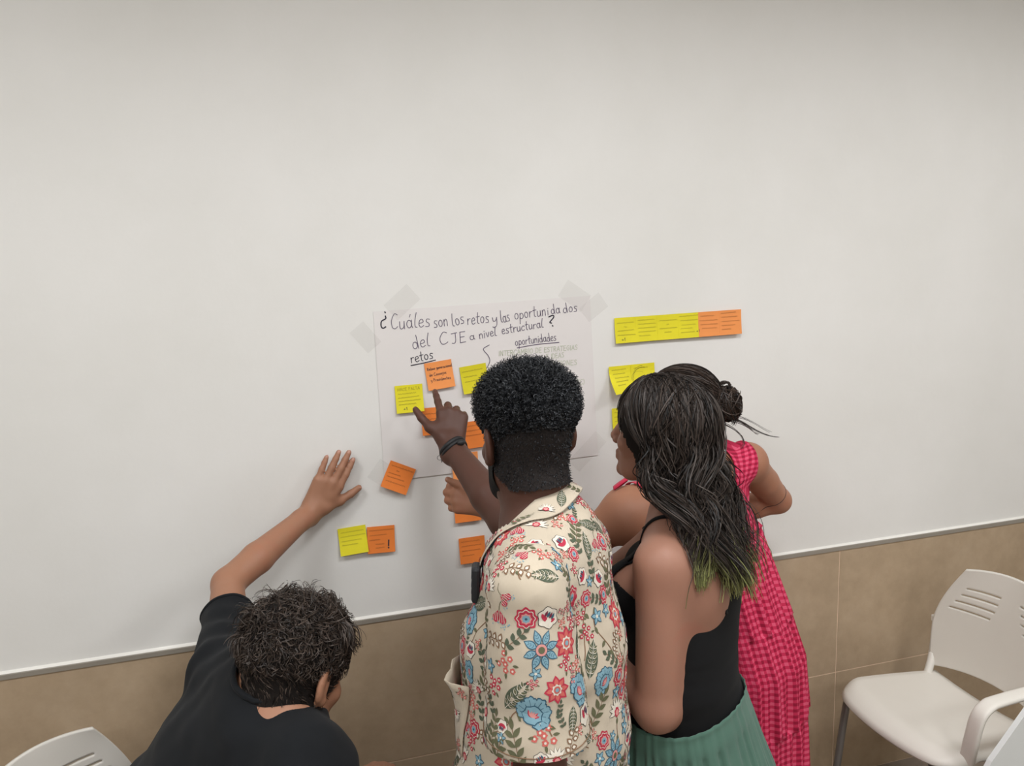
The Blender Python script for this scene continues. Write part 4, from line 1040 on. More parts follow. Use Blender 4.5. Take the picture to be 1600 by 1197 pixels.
class Print:
    """flat printed motifs laid on a cloth surface"""
    def __init__(s, bvh): s.b = bvh; s.V = []; s.F = []; s.M = []; s.lay = 0
    def anchor(s, p, n, ang, sc=1.0):
        n = nrm(n); up = np.array([0, 0, 1.0]); y = up-n*(up@n); y = nrm(y) if np.linalg.norm(y) > .1 else nrm(np.cross(n, [1, 0, 0])); x = np.cross(y, n)
        c, t = math.cos(ang), math.sin(ang); s.o = np.asarray(p); s.x = (x*c+y*t)*sc; s.y = (-x*t+y*c)*sc; s.n = n; s.sc = sc
    def pt(s, u, v, z):
        q = s.o+s.x*u+s.y*v; h = s.b.find_nearest(Vector(q), .03)
        if h[0] is None: return None
        p, n = np.array(h[0]), np.array(h[1])
        if n@s.n < .15: return None
        return p+n*z
    def poly(s, pts, mat, lay=0, c=None):
        z = .0005+.00022*lay
        c2 = np.mean(pts, 0) if c is None else c
        P = [s.pt(*p, z) for p in pts]; C = s.pt(*c2, z)
        if C is None or any(p is None for p in P): return
        m = max(np.linalg.norm(p-C) for p in P); m0 = max(math.hypot(p[0]-c2[0], p[1]-c2[1]) for p in pts)*s.sc
        if m > 1.7*m0+.002: return
        b = len(s.V); s.V.append(C); s.V += P; n = len(P)
        for i in range(n): s.F.append((b, b+1+i, b+1+(i+1) % n)); s.M.append(PI_[mat])
    def disc(s, x, y, r, mat, lay=0, n=10, sc=0.0, k=8, ph=0.0):
        s.poly([(x+r*(1+sc*math.cos(k*a+ph))*math.cos(a), y+r*(1+sc*math.cos(k*a+ph))*math.sin(a)) for a in np.linspace(0, 2*PI, n, endpoint=False)], mat, lay, (x, y))
    def leaf(s, x, y, a, L, W, mat, lay=0, n=9):
        ca, sa = math.cos(a), math.sin(a); pts = []
        for t in np.linspace(0, 1, n): pts.append((t*L, W*math.sin(PI*t**.85)))
        for t in np.linspace(1, 0, n)[1:-1]: pts.append((t*L, -W*math.sin(PI*t**.85)))
        s.poly([(x+ca*p-sa*q, y+sa*p+ca*q) for p, q in pts], mat, lay, (x+ca*L*.5, y+sa*L*.5))
    def line(s, pts, w, mat, lay=0):
        P = catmull(pts, 4) if len(pts) > 2 else np.array(pts, float)
        T = np.gradient(P, axis=0); T /= np.linalg.norm(T, axis=1)[:, None]+1e-9
        for i in range(len(P)-1):
            a, b = P[i], P[i+1]; n0 = np.array([-T[i][1], T[i][0]])*w/2; n1 = np.array([-T[i+1][1], T[i+1][0]])*w/2
            s.poly([a+n0, a-n0, b-n1, b+n1], mat, lay)
    # motifs -----------------------------------------------------------
    def daisy(s, r=.05):
        for k in range(8):
            a = k*PI/4+.1; x, y = .012*math.cos(a), .012*math.sin(a)
            s.leaf(x, y, a, r-.010, .0105, 'dblue', 1); s.leaf(x+.003*math.cos(a), y+.003*math.sin(a), a, r-.0165, .0076, 'blue', 2)
            for j in range(3):
                d = .014+.007*j; s.line([((.012+d)*math.cos(a)-.004*math.sin(a), (.012+d)*math.sin(a)+.004*math.cos(a)), ((.008+d)*math.cos(a), (.008+d)*math.sin(a)), ((.012+d)*math.cos(a)+.004*math.sin(a), (.012+d)*math.sin(a)-.004*math.cos(a))], .0011, 'dblue', 3)
        s.disc(0, 0, .0165, 'dblue', 3, 14); s.disc(0, 0, .0145, 'pink', 4, 14); s.disc(0, 0, .0085, 'olive', 5, 12)
    def star(s, r=.034):
        for k in range(8):
            a = k*PI/4; s.leaf(0, 0, a, r, .0105, 'red', 1); s.leaf(.008*math.cos(a), .008*math.sin(a), a, r-.014, .0055, 'coral', 2)
        s.disc(0, 0, .013, 'white', 3, 16, .12, 8); s.disc(0, 0, .009, 'coral', 4, 12); s.disc(0, 0, .005, 'blue', 5, 8)
    def rosette(s, r=.026):
        s.disc(0, 0, r, 'red', 1, 40, .10, 8); s.disc(0, 0, r*.80, 'white', 2, 40, .10, 8); s.disc(0, 0, r*.72, 'red', 3, 40, .1, 8)
        s.disc(0, 0, r*.48, 'pink', 4, 24, .12, 8); s.disc(0, 0, r*.34, 'blue', 5, 24, .15, 8); s.disc(0, 0, r*.12, 'dblue', 6, 8)
    def peony(s, r=.045):
        for k in range(11):
            a = -1.9+k*.38+PI/2; rr = r*(1 if k % 2 else .82); x, y = rr*.62*math.cos(a), rr*.62*math.sin(a)
            s.disc(x, y, r*.33, 'dblue', 1, 18, .14, 6, k); s.disc(x, y, r*.27, 'blue', 2, 18, .14, 6, k)
            s.line([(x*.7, y*.7), (x*1.25, y*1.25)], .0012, 'dblue', 3)
        s.disc(0, 0, r*.5, 'dblue', 3, 16, .1, 7); s.disc(0, 0, r*.44, 'blue', 4, 16, .1, 7)
        for k in range(5):
            a = PI/2-.9+k*.45; s.leaf(0, -r*.14, a, r*.42, r*.085, 'red', 5); s.leaf(0, -r*.12, a, r*.33, r*.05, 'pink', 6)
    def fan(s, r=.032):
        for k in range(9):
            a = -.2+k*.42; s.leaf(0, 0, a, r, .0052, 'dark', 1); s.leaf(.001*math.cos(a), .001*math.sin(a), a, r-.0016, .0040, 'white', 2)
        s.disc(0, 0, .010, 'red', 3, 20, .15, 7); s.disc(0, -.001, .0065, 'pink', 4, 10)
    def bells(s):
        for g in (-1, 1):
            s.poly([(g*.002, .012)]+[(g*.010+.010*math.cos(a), -.006+.010*math.sin(a)) for a in np.linspace(PI*.9, PI*2.1, 9)], 'red', 1)
            for k in range(3): s.line([(g*(.004+.004*k), .006), (g*(.003+.0065*k), -.012)], .0012, 'white', 2)
        s.line([(0, .012), (.004, .03), (.02, .042)], .0016, 'olive', 1)
        for k in range(16): s.disc(random.uniform(-.03, .03), random.uniform(-.026, -.012), .0017, 'blue', 1, 5)
    def sprig(s, n=4, mat='olive', L=.022):
        s.line([(0, -n*.008), (.002, 0), (.0, n*.008)], .0013, 'brown', 1)
        for k in range(n):
            y = -n*.008+k*.016
            for g in (-1, 1): s.leaf(0, y, PI/2-g*.85, L, .0048, mat, 2); 
        s.leaf(0, n*.008-.004, PI/2, L, .0048, mat, 2)
    def feather(s, L=.075):
        s.leaf(0, -L/2, PI/2, L, .0155, 'dgreen', 1, 12); s.line([(0, -L/2), (.001, L/2)], .0012, 'white', 3)
        for k in range(6):
            y = -L*.36+k*L*.125
            for g in (-1, 1): s.leaf(g*.001, y, PI/2-g*.95, .0125, .0030, 'white', 2, 6); s.leaf(g*.002, y+.0012, PI/2-g*.95, .0105, .0021, 'olive', 3, 6)
    def buds(s):
        s.line([(-.034, -.008), (-.01, .004), (.036, 0)], .0014, 'brown', 1)
        for k in range(7):
            x = -.026+k*.009; g = 1 if k % 2 else -1; a = g*1.15; y = .002
            s.leaf(x, y, a, .018, .0062, 'brown', 2); s.leaf(x+.003*math.cos(a), y+.003*math.sin(a), a, .010, .0034, 'white', 3)
    def cluster(s, mat='coral'):
        for k in range(7):
            a = k*2.4; r = .0055*math.sqrt(k)*1.4; s.disc(r*math.cos(a), r*math.sin(a), .0054, mat, 1, 12, .18, 5); s.disc(r*math.cos(a), r*math.sin(a), .0022, 'white', 2, 6)
        for k in range(4): s.leaf(.014*math.cos(k*1.6), .014*math.sin(k*1.6), k*1.6, .012, .0026, 'olive', 1, 6)
    def berries(s):
        s.line([(-.02, -.01), (0, 0), (.018, .014)], .0011, 'brown', 1)
        for k in range(6): x = -.016+k*.006; s.disc(x, x*.6+(-1)**k*.006, .0046, 'maroon', 2, 9); s.disc(x, x*.6+(-1)**k*.006, .0032, 'pink', 3, 8)
    def poppy(s):
        s.disc(0, 0, .023, 'dark', 1, 24, .1, 6); s.disc(0, 0, .0215, 'white', 2, 24, .1, 6); s.poly([(.017*math.cos(a), .003+.013*math.sin(a)) for a in np.linspace(PI, 2*PI, 10)], 'red', 3)
        for k in range(4): s.leaf(-.008+k*.0055, 0, PI/2, .014, .0028, ('maroon', 'dblue')[k % 2], 4, 6)
    def bluet(s):
        for k in range(5): a = .3+k*1.2566; s.leaf(0, 0, a, .020, .0058, 'dblue', 1); s.leaf(.002*math.cos(a), .002*math.sin(a), a, .015, .0038, 'blue', 2)
        s.disc(0, 0, .004, 'white', 3, 7)
    def vine(s, rnd):
        p = np.array([0.0, -.07]); a = PI/2+rnd.uniform(-.5, .5); pts = [p]
        for k in range(7): a += rnd.uniform(-.5, .5); p = p+np.array([math.cos(a), math.sin(a)])*.021; pts.append(p)
        s.line(pts, .0026, 'brown', 0)
        for q in pts[1::2]: b = rnd.uniform(0, 2*PI); s.leaf(q[0], q[1], b, .018, .0045, 'olive', 1)
    def mesh(s, name):
        me = bpy.data.meshes.new(name); me.from_pydata([tuple(v) for v in s.V], [], s.F); me.polygons.foreach_set('material_index', s.M); me.update(); return me

def person_a():
    Zu = np.array([0, 0, 1.0])
    shL = at(826, 930, 1.25); shR = at(898, 850, 1.60); nb = at(838, 808, 1.45); hip = at(845, 1205, 1.43)
    lf = nrm([*(shL-shR)[:2], 0]); fw = np.array([lf[1], -lf[0], 0.0])
    mid = (shL+shR)/2; hip = np.array([*hip[:2], .86])
    root = tag(empty('person', (hip[0], hip[1], 0)), 'standing person in cream floral shirt pointing at a sticky note', 'person')
    H = Head(at(823, 684, 1.445), cdir(-.40, .88, -.12), cdir(.02, -.06, 1), 1.05)
    ch = mid*.66+hip*.34; wa = mid*.3+hip*.7
    F = Field()
    F.sect([(mid+Zu*.01, lf, .150, .085), (ch, lf, .160, .115), (wa, lf, .140, .105), (hip, lf, .146, .104), (hip-Zu*.10, lf, .146, .104)], .05)
    F.cone(shL, nb-Zu*.02, .058, .05, .05); F.cone(shR, nb-Zu*.02, .058, .05, .05)
    # right arm: reaching forward to the poster
    elR = at(792, 815, 1.80); wr = at(705, 697, 1.985)
    F.chain([shR, shR*.45+elR*.55, elR], [.054, .047, .041], .02)
    F.chain([elR, elR*.68+wr*.32, elR*.12+wr*.88, wr], [.041, .043, .030, .0275], .015)
    tip = on_wall(677, 621, -.012); hd = nrm(at(707, 646, 2.01)-wr); bk = nrm(-CF+CR*.10+np.array([0, 0, .15]))
    tips = hand(F, wr, hd, bk, at(655, 675, 2.0)-wr, 1.06, [(.42, .15, .1), (.95, 1.35, .8), (1.05, 1.4, .8), (1.1, 1.4, .8)], (.26, .10, .0, -.08), thumb_dir=nrm(at(652, 660, 2.0)-at(688, 688, 1.985)), thumb_curl=.22)
    # left arm: hanging at the side
    elL = shL+Zu*-.285+lf*.035-fw*.02; wrL = elL+np.array([0, 0, -.235])+fw*.09
    F.chain([shL, shL*.45+elL*.55, elL], [.054, .048, .041], .02); F.chain([elL, elL*.66+wrL*.34, wrL], [.041, .043, .028], .015)
    hand(F, wrL, nrm(wrL-elL), lf, fw, 1.04, [(.3, .45, .3)]*4)
    feet = []
    for g in (1, -1):
        hj = hip+lf*g*.09-Zu*.03; an = np.array([*(hip+lf*g*.11-fw*.02)[:2], .09]); kn = np.array([*(hip+lf*g*.10+fw*.02)[:2], .47])
        F.chain([hj, kn, an], [.074, .056, .038], .03); F.cone(kn*.7+an*.3-fw*.02, an*.6+kn*.4, .055, .045, .02); foot(F, an, fw); feet.append((hj, kn, an))
    H.build(F, nb, .057)
    V, Q = F.mesh(.0040); V = relax(V, Q, [(H.c, .13), (wr+hd*.08, .13), (wrL, .14)])
    world_child(link('body', np_mesh('body', V, Q), MT['skin_a']), root)
    add_nails(tips, root, MT['nail_dark']); H.eyes(root)
    # ---- shirt body and sleeves
    S = Field(); nk = nrm(Zu*.80+fw*.58); nkc = at(829, 800, 1.45)
    sl0 = shL+lf*.006+Zu*.004; slv = shL+(elL-shL)*.80
    S.sect([(mid+Zu*.0+fw*.014, lf, .155, .116), (ch+fw*.008, lf, .172, .148), (wa, lf, .176, .150), (hip+Zu*.02, lf, .184, .154), (hip-Zu*.09, lf, .190, .160)], .06)
    S.cone(shL, nkc-nk*.05, .060, .060, .05); S.cone(shR, nkc-nk*.05, .060, .060, .05); S.cone(nkc-nk*.07, nkc+nk*.02, .088, .078, .04)
    slR = shR*.35+elR*.65; S.chain([shR, slR, slR+(elR-shR)*.3], [.062, .068, .068], .03)
    T_ = Field(); T_.chain([sl0-lf*.03+Zu*.01, sl0, sl0*.4+slv*.6, slv, slv-Zu*.08], [.060, .066, .080, .087, .09], .03)
    def drape(V, Q):
        N = vnormals(V, Q)
        q = np.stack([V@lf, V@fw, V[:, 2]], 1)
        f1 = vnoise(q*np.array([9, 9, 2.6]), 1.0, 21, 2)             # long hanging folds
        f2 = vnoise(q*np.array([6, 6, 15]), 1.0, 25, 2)              # drag folds over back and shoulder
        low = np.clip((mid[2]-V[:, 2])/.35, 0, 1)
        return V+N*(.0085*f1*(.3+.7*low)+.0045*f2*(1-.5*low)+.0016*vnoise(V, 45, 9))[:, None]
    V, Q = S.mesh(.0052); V = drape(V, Q)
    Vs, Qs_ = T_.mesh(.0050); Vs = drape(Vs, Qs_)
    me = cut_open(V, Q, [(nkc-nk*.004, nk, .105), (slR, elR-shR, .09), (hip-Zu*.07, -Zu, .5)])
    me2 = cut_open(Vs, Qs_, [(slv, nrm(elL-shL), .2)])
    shirt = cloth('shirt', me, MT['shirt'], root); shirt['label'] = 'cream short-sleeved shirt with a botanical flower print'
    cloth('sleeve', me2, MT['shirt'], shirt)
    n1 = len(me.vertices)
    both_v = [tuple(v.co) for v in me.vertices]+[tuple(v.co) for v in me2.vertices]
    both_p = [tuple(p.vertices) for p in me.polygons]+[tuple(i+n1 for i in p.vertices) for p in me2.polygons]
    bv = BVHTree.FromPolygons(both_v, both_p)
    bvs = BVHTree.FromPolygons([tuple(v) for v in V], [tuple(x) for x in Q.tolist()])
    bvsl = BVHTree.FromPolygons([tuple(v) for v in Vs], [tuple(x) for x in Qs_.tolist()])
    # ---- collar: stand and turned-down leaf
    up_ = nk; e1 = nrm(lf-up_*(lf@up_)); e2 = np.cross(e1, up_)*-1.0
    if e2@fw < 0: e2 = -e2
    rows = []
    prof = [(.074, -.020), (.073, .004), (.072, .022), (.077, .026), (.085, .014), (.096, -.004), (.106, -.022)]
    aa = np.linspace(-2.55, 2.55, 56)
    for a in aa:
        dd = -e2*math.cos(a)+e1*math.sin(a); fr = (abs(a)/2.55); r_ = []
        for j, (r, z) in enumerate(prof):
            z2 = z-.022*fr*fr-(.014*fr**3 if j >= 4 else 0); rr = r+.010*fr**2+(.004*fr if j > 3 else 0)
            p = nkc+dd*rr+up_*z2
            if j >= 5:
                h = bvs.find_nearest(Vector(p), .06)
                if h[0] is not None:
                    n_ = np.array(h[1]); dp = (p-np.array(h[0]))@n_
                    if dp < .006: p = p+n_*(.006-dp)
            r_.append(p)
        rows.append(r_)
    R_ = np.array(rows); nP = len(prof); Qc = [(i*nP+j, i*nP+j+1, (i+1)*nP+j+1, (i+1)*nP+j) for i in range(len(aa)-1) for j in range(nP-1)]
    cm = np_mesh('collar', R_.reshape(-1, 3), Qc); collar = world_child(link('collar', cm, MT['shirt']), shirt)
    md = collar.modifiers.new('thick', 'SOLIDIFY'); md.thickness = .0022; md.offset = 0
    md = collar.modifiers.new('sub', 'SUBSURF'); md.levels = 1; md.render_levels = 1
    # ---- chest pocket standing open
    c0 = wa*.15+ch*.85+lf*.085; h = bvs.ray_cast(Vector(c0+fw*.4), Vector(-fw), .5)
    if h[0] is not None:
        pc = np.array(h[0]); pn = np.array(h[1]); px_ = nrm(np.cross(Zu, pn)); g = []
        for j in range(9):
            for i in range(9):
                u, v = i/8-.5, j/8; p = pc+px_*u*.115+Zu*(-.13+.13*v); hh = bvs.find_nearest(Vector(p), .1); p = np.array(hh[0])+np.array(hh[1])*(.004+.024*v*v*(1-(2*u)**2)*(1+.4*math.sin(9*u)))
                g.append(p)
        po_ = world_child(link('pocket', np_mesh('pocket', g, [(j*9+i, j*9+i+1, (j+1)*9+i+1, (j+1)*9+i) for j in range(8) for i in range(8)]), MT['shirt']), shirt)
        md = po_.modifiers.new('thick', 'SOLIDIFY'); md.thickness = .002; md.offset = 0
        g = np.array(g); Qp = np.array([(j*9+i, j*9+i+1, (j+1)*9+i+1, (j+1)*9+i) for j in range(8) for i in range(8)]); gn = vnormals(g, Qp)
        pb = BVHTree.FromPolygons([tuple(x) for x in g], Qp.tolist()); pk_ = Print(pb); sg_ = 1 if gn[40]@pn > 0 else -1
        pk_.pt = lambda u, v, z: (lambda h: None if h[0] is None else np.array(h[0])+np.array(h[1])*sg_*(z+.0014))(pb.find_nearest(Vector(pk_.o+pk_.x*u+pk_.y*v), .02))
        for n_i, (i, j) in enumerate(((1, 1), (4, 1), (7, 1), (2, 4), (6, 4), (4, 6), (1, 7), (7, 7))):
            pk_.anchor(g[j*9+i], gn[j*9+i]*sg_, n_i*.9, .55); [pk_.peony, pk_.sprig, pk_.cluster, pk_.rosette, pk_.fan, pk_.sprig, pk_.bluet, pk_.cluster][n_i]()
        world_child(link('pocket_print', pk_.mesh('pocket_print'), [PR[k] for k in PN]), shirt)['kind'] = 'stuff'
    # ---- seams
    ring = []
    for a in np.linspace(0, 2*PI, 60, endpoint=False):
        dd = lf*math.cos(a)+fw*math.sin(a); cc = slv+Zu*.018; h = bvsl.ray_cast(Vector(cc+dd*.14), Vector(-dd), .14)
        if h[0] is not None: ring.append(np.array(h[0])+np.array(h[1])*.0010)
    world_child(link('hem_stitch', tube_mesh('hem_stitch', ring, .0008, 5, True), PR['brown']), shirt)
    # ---- botanical print
    pr = Print(bv); rnd = random.Random(5); used = []
    def ray(px, py):
        D = CF+CR*(px-CX)/F_PX-CU*(py-CY)/F_PX; h = bv.ray_cast(Vector(CAM), Vector(nrm(D)), 4); return h
    def place(px, py, fn, ang=0.0, sc=1.0, rr=.03):
        h = ray(px, py)
        if h[0] is None: return
        n_ = np.array(h[1]); n_ = n_ if n_@CF < 0 else -n_
        pr.anchor(h[0], n_, math.radians(ang), sc); fn(); used.append((np.array(h[0]), rr*sc))
    for a in [(846, 1016, pr.daisy, 8, .62, .05), (870, 1078, pr.star, 0, .66, .04), (822, 967, pr.rosette, 0, .68, .03), (832, 1117, pr.peony, -35, .72, .05), (944, 1065, pr.peony, 40, .62, .05),
              (960, 1180, pr.daisy, 0, .6, .05), (943, 1157, pr.rosette, 0, .6, .03), (915, 935, pr.rosette, 20, .55, .03), (932, 963, pr.bluet, 0, .8, .025), (780, 962, pr.bells, 0, .75, .03), (788, 935, pr.bells, 60, .6, .03),
              (806, 1088, pr.feather, -40, .9, .035), (925, 1030, pr.feather, -25, .85, .035), (772, 1000, pr.buds, 10, .75, .035), (806, 890, pr.buds, 5, .75, .035), (758, 1160, pr.poppy, 0, .8, .03), (762, 905, pr.fan, 10, .8, .03),
              (765, 880, pr.leafpink if hasattr(pr, 'leafpink') else pr.fan, 80, .6, .03), (852, 899, pr.feather, 65, .75, .035), (838, 820, pr.fan, 0, .7, .03), (818, 866, pr.bells, -20, .7, .03), (848, 866, pr.cluster, 0, .8, .025),
              (896, 866, pr.rosette, 0, .5, .02), (870, 820, pr.cluster, 0, .5, .02), (895, 812, pr.rosette, 30, .45, .02), (925, 800, pr.cluster, 0, .9, .025), (935, 825, pr.feather, 30, .55, .03), (856, 965, pr.poppy, -30, .75, .03), (790, 1038, pr.cluster, 0, .9, .028),
              (850, 1150, pr.cluster, 0, 1.0, .03), (760, 1112, pr.fan, 120, .75, .03), (785, 1135, pr.poppy, 180, .45, .02), (895, 1125, pr.feather, 160, .55, .03), (935, 1108, pr.sprig, -40, .9, .03), (775, 1180, pr.sprig, -20, .9, .025), (805, 1168, pr.sprig, 20, .9, .025),
              (735, 1050, pr.peony, 90, .5, .04), (720, 1110, pr.sprig, 0, .8, .02), (715, 1160, pr.fan, 90, .7, .03), (888, 905, pr.sprig, 20, .7, .02), (845, 1188, pr.poppy, 30, .5, .02), (858, 1095, pr.vine, 0, .8, .02)]:
        px, py, fn, ang, sc, rr = a
        place(px, py, (lambda: pr.vine(rnd)) if fn == pr.vine else fn, ang, sc, rr)
    # the rest of the cloth carries the same print at random
    P_ = np.array(both_v); Nn = np.array([v.normal[:] for v in me.vertices]+[v.normal[:] for v in me2.vertices]); order = RNG.permutation(len(P_))
    kinds = [(pr.sprig, .020), (pr.cluster, .020), (pr.bluet, .018), (pr.buds, .026), (pr.berries, .02), (pr.fan, .026), (pr.rosette, .024), (pr.feather, .028), (lambda: pr.vine(rnd), .02), (pr.bells, .024), (pr.poppy, .022), (pr.peony, .034), (pr.star, .028), (lambda: pr.sprig(3, 'dgreen', .016), .018), (lambda: pr.cluster('red'), .018)]
    cnt = 0; UP = np.array([u[0] for u in used]); UR = np.array([u[1] for u in used])
    for tries in range(2):
        for i in order[:14000]:
            fn, rr = kinds[rnd.randrange(len(kinds))] if tries == 0 else kinds[(0, 1, 2, 4, 13, 14)[rnd.randrange(6)]]
            sc = rnd.uniform(.62, .85) if tries == 0 else rnd.uniform(.42, .6)
            d = np.linalg.norm(UP-P_[i], axis=1)
            if (d < (UR+rr*sc)*.86).any(): continue
            pr.anchor(P_[i], Nn[i], rnd.uniform(-1.2, 1.2), sc); fn(); UP = np.vstack([UP, P_[i]]); UR = np.append(UR, rr*sc); cnt += 1
            if cnt > 760: break
    print('motifs', cnt)
    fp = world_child(link('floral_print', pr.mesh('floral_print'), [PR[k] for k in PN]), shirt); fp['kind'] = 'stuff'; fp['label'] = 'printed blue, red and olive flowers'
    # ---- print on the collar
    cb = BVHTree.FromPolygons([tuple(p) for p in R_.reshape(-1, 3)], Qc); pc = Print(cb); cn = vnormals(R_.reshape(-1, 3), np.array(Qc))
    out_ = R_.reshape(-1, 3); grid = [(i, 5) for i in range(3, 54, 5)]
    for n_i, (i, j) in enumerate(grid):
        p = R_[i, j]; n_ = cn[i*nP+j]; 
        if n_@(p-nkc) < 0: n_ = -n_
        h = cb.find_nearest(Vector(p)); s_ = 1 if np.array(h[1])@n_ > 0 else -1
        pc.sgn = s_; pc.anchor(p, np.array(h[1]), rnd.uniform(-.6, .6), .55)
        def pt(u, v, z, pc=pc, s_=s_):
            q = pc.o+pc.x*u+pc.y*v; h = cb.find_nearest(Vector(q), .03)
            return None if h[0] is None else np.array(h[0])+np.array(h[1])*s_*(z+.0014)
        pc.pt = pt; [pc.feather, pc.fan, pc.sprig, pc.peony, pc.cluster, pc.sprig][n_i % 6]()
    fc = world_child(link('collar_print', pc.mesh('collar_print'), [PR[k] for k in PN]), shirt); fc['kind'] = 'stuff'
    # ---- badge clipped to the chest
    bp = at(733, 907, 1.38); hb = bvs.find_nearest(Vector(bp), .2); b0 = np.array(hb[0]); bn = nrm(np.array(hb[1])*np.array([1, 1, .2])); bx = nrm(np.cross(Zu, bn)); by = np.cross(bn, bx)
    bm = bmesh.new(); add_box(bm, (-.018, -.034, 0), (.018, .034, .016), .006)
    Mx = Matrix(((bx[0], by[0], bn[0], b0[0]), (bx[1], by[1], bn[1], b0[1]), (bx[2], by[2], bn[2], b0[2]), (0, 0, 0, 1)))
    for v in bm.verts: v.co = Mx @ v.co
    mc = world_child(link('clip_badge', bm_mesh('clip_badge', bm), MT['mic']), root)
    bm = bmesh.new()
    for (xa, ya, xb, yb) in ((-.012, .012, -.008, .026), (-.012, .022, -.001, .026), (-.012, .016, -.003, .019), (.002, .012, .006, .026), (.002, .012, .012, .016), (-.012, -.004, .012, .002), (-.012, -.016, .012, -.012)):
        add_box(bm, (xa, ya, .0155), (xb, yb, .0166))
    for v in bm.verts: v.co = Mx @ v.co
    o_ = world_child(link('badge_print', bm_mesh('badge_print', bm), MT['mic_mark']), mc); o_['kind'] = 'stuff'
    # ---- trousers and shoes
    T_ = Field(); T_.sect([(hip+Zu*.09, lf, .148, .110), (hip, lf, .158, .116), (hip-Zu*.12, lf, .160, .118)], .03)
    for hj, kn, an in feet: T_.chain([hj, kn, np.array([*an[:2], .05])], [.086, .076, .062], .03)
    V, Q = T_.mesh(.009); V = V+vnormals(V, Q)*(.004*vnoise(V, 14, 4, 2))[:, None]; V[:, 2] = np.maximum(V[:, 2], .03)
    world_child(link('trousers', np_mesh('trousers', V, Q), MT['trousers']), root)
    for hj, kn, an in feet: shoe(an, fw, MT['sneaker'], root)
    # ---- bracelets
    wd = nrm(wr-elR); wc = wr-wd*.012; b1 = nrm(np.cross(wd, Zu)); b2 = np.cross(wd, b1)
    for off, rr, rt in ((0, .0330, .0060), (.010, .0325, .0050)):
        ring = [wc-wd*(off+.004*math.sin(a*2))+(b1*math.cos(a)+b2*math.sin(a))*rr for a in np.linspace(0, 2*PI, 30, endpoint=False)]
        br = world_child(link('bracelet', tube_mesh('bracelet', ring, rt, 7, True), MT['cord']), root)
    cp = at(726, 687, 1.93); bm = bmesh.new(); bmesh.ops.create_uvsphere(bm, u_segments=14, v_segments=8, radius=.0085)
    for v in bm.verts: v.co = Vector(np.array(v.co)*np.array([1.25, .8, .9]))+Vector(wc+nrm(cp-wc)*.042)
    world_child(link('bead', bm_mesh('bead', bm, True), MT['cord']), br)
    cp = wc+nrm(at(692, 712, 1.97)-wc)*.042
    world_child(link('charm_ring', tube_mesh('charm_ring', [cp+.006*(CR*math.cos(a)+CU*math.sin(a)) for a in np.linspace(0, 2*PI, 14, endpoint=False)], .0011, 5, True), MT['silver']), br)
    world_child(link('cord_tail', tube_mesh('cord_tail', catmull([wc+b1*.0, wc+nrm(cp-wc)*.034, cp+CU*-.012+CR*.006], 4), .0011, 5), MT['cord']), br)
    # ---- hair: clipped sides, coily top, beard
    Vf, Qf = H_cap(H, lambda L: (L[:, 2] > -.082+.95*np.maximum(0, L[:, 1]+.035)) & (L[:, 1] < .066), .0022, .0052)
    hair = world_child(link('clipped_hair', np_mesh('clipped_hair', Vf, Qf), MT['fade']), root); hair['label'] = 'very short clipped black hair round the back and sides'
    n = 7000; pk = RNG.integers(0, len(Vf), n); Nf = vnormals(Vf, Qf); d_ = Nf[pk]*.6-H.u*.5+RNG.normal(size=(n, 3))*.45; d_ /= np.linalg.norm(d_, axis=1)[:, None]
    tt = np.linspace(0, 1, 3); P = Vf[pk][:, None, :]+RNG.normal(size=(n, 1, 3))*.0012+d_[:, None, :]*(tt[None, :]*RNG.uniform(.0015, .004, n)[:, None])[:, :, None]
    world_child(link('stubble', strands_mesh('stubble', P, np.full((n, 3), .00055)), MT['afro']), hair)['kind'] = 'stuff'
    Vb, Qb = H_cap(H, lambda L: (L[:, 2] < -.022+.25*np.maximum(0, .03-L[:, 1])) & (L[:, 1] > -.002) & (L[:, 2] > -.125) & ((np.abs(L[:, 0]) > .028) | (L[:, 2] < -.07)), .0035, .0052)
    world_child(link('beard', np_mesh('beard', Vb, Qb), MT['beard']), root)
    Vt, Qt = H_cap(H, lambda L: (L[:, 2] > .012+.012*vnoise(L, 60, 77)+.10*np.maximum(0, -L[:, 1]-.03)) & (L[:, 1] < .078), .002, .0075)
    L = H.loc(Vt); N = vnormals(Vt, Qt); t2 = np.clip((L[:, 2]-.020)/.06, 0, 1)**.75
    outw = np.clip(t2, 0, 1)
    Vc = Vt+N*(.0004+.013*outw+.004*vnoise(L, 60, 31, 2)*outw)[:, None]
    top = world_child(link('coily_hair', np_mesh('coily_hair', Vc, Qt), MT['hair_cap']), root); top['label'] = 'tall rounded mass of black coily hair on top'
    n = 11000; pk = RNG.integers(0, len(Vt), n); nn = N[pk]+RNG.normal(size=(n, 3))*.25; nn /= np.linalg.norm(nn, axis=1)[:, None]
    s = 15; t = np.linspace(0, 1, s); base = Vt[pk]+N[pk]*(.0015+.010*outw[pk])[:, None]; ln = (.0025+.016*outw[pk])*RNG.uniform(.55, 1.5, n)
    a1 = np.cross(nn, RNG.normal(size=(n, 3))); a1 /= np.linalg.norm(a1, axis=1)[:, None]; a2 = np.cross(nn, a1); rr = RNG.uniform(.0015, .0042, n)*(.4+.6*outw[pk]); w = RNG.uniform(9, 15, n); ph = RNG.random(n)*6.28
    an_ = w[:, None]*t[None, :]+ph[:, None]
    P = base[:, None, :]+nn[:, None, :]*(ln[:, None]*t[None, :])[:, :, None]+a1[:, None, :]*(rr[:, None]*np.cos(an_))[:, :, None]+a2[:, None, :]*(rr[:, None]*np.sin(an_))[:, :, None]
    world_child(link('coil_strands', strands_mesh('coil_strands', P, np.broadcast_to((.00075*(1-.4*t))[None, :], (n, s))), MT['afro']), top)['kind'] = 'stuff'
    return root
person_a()
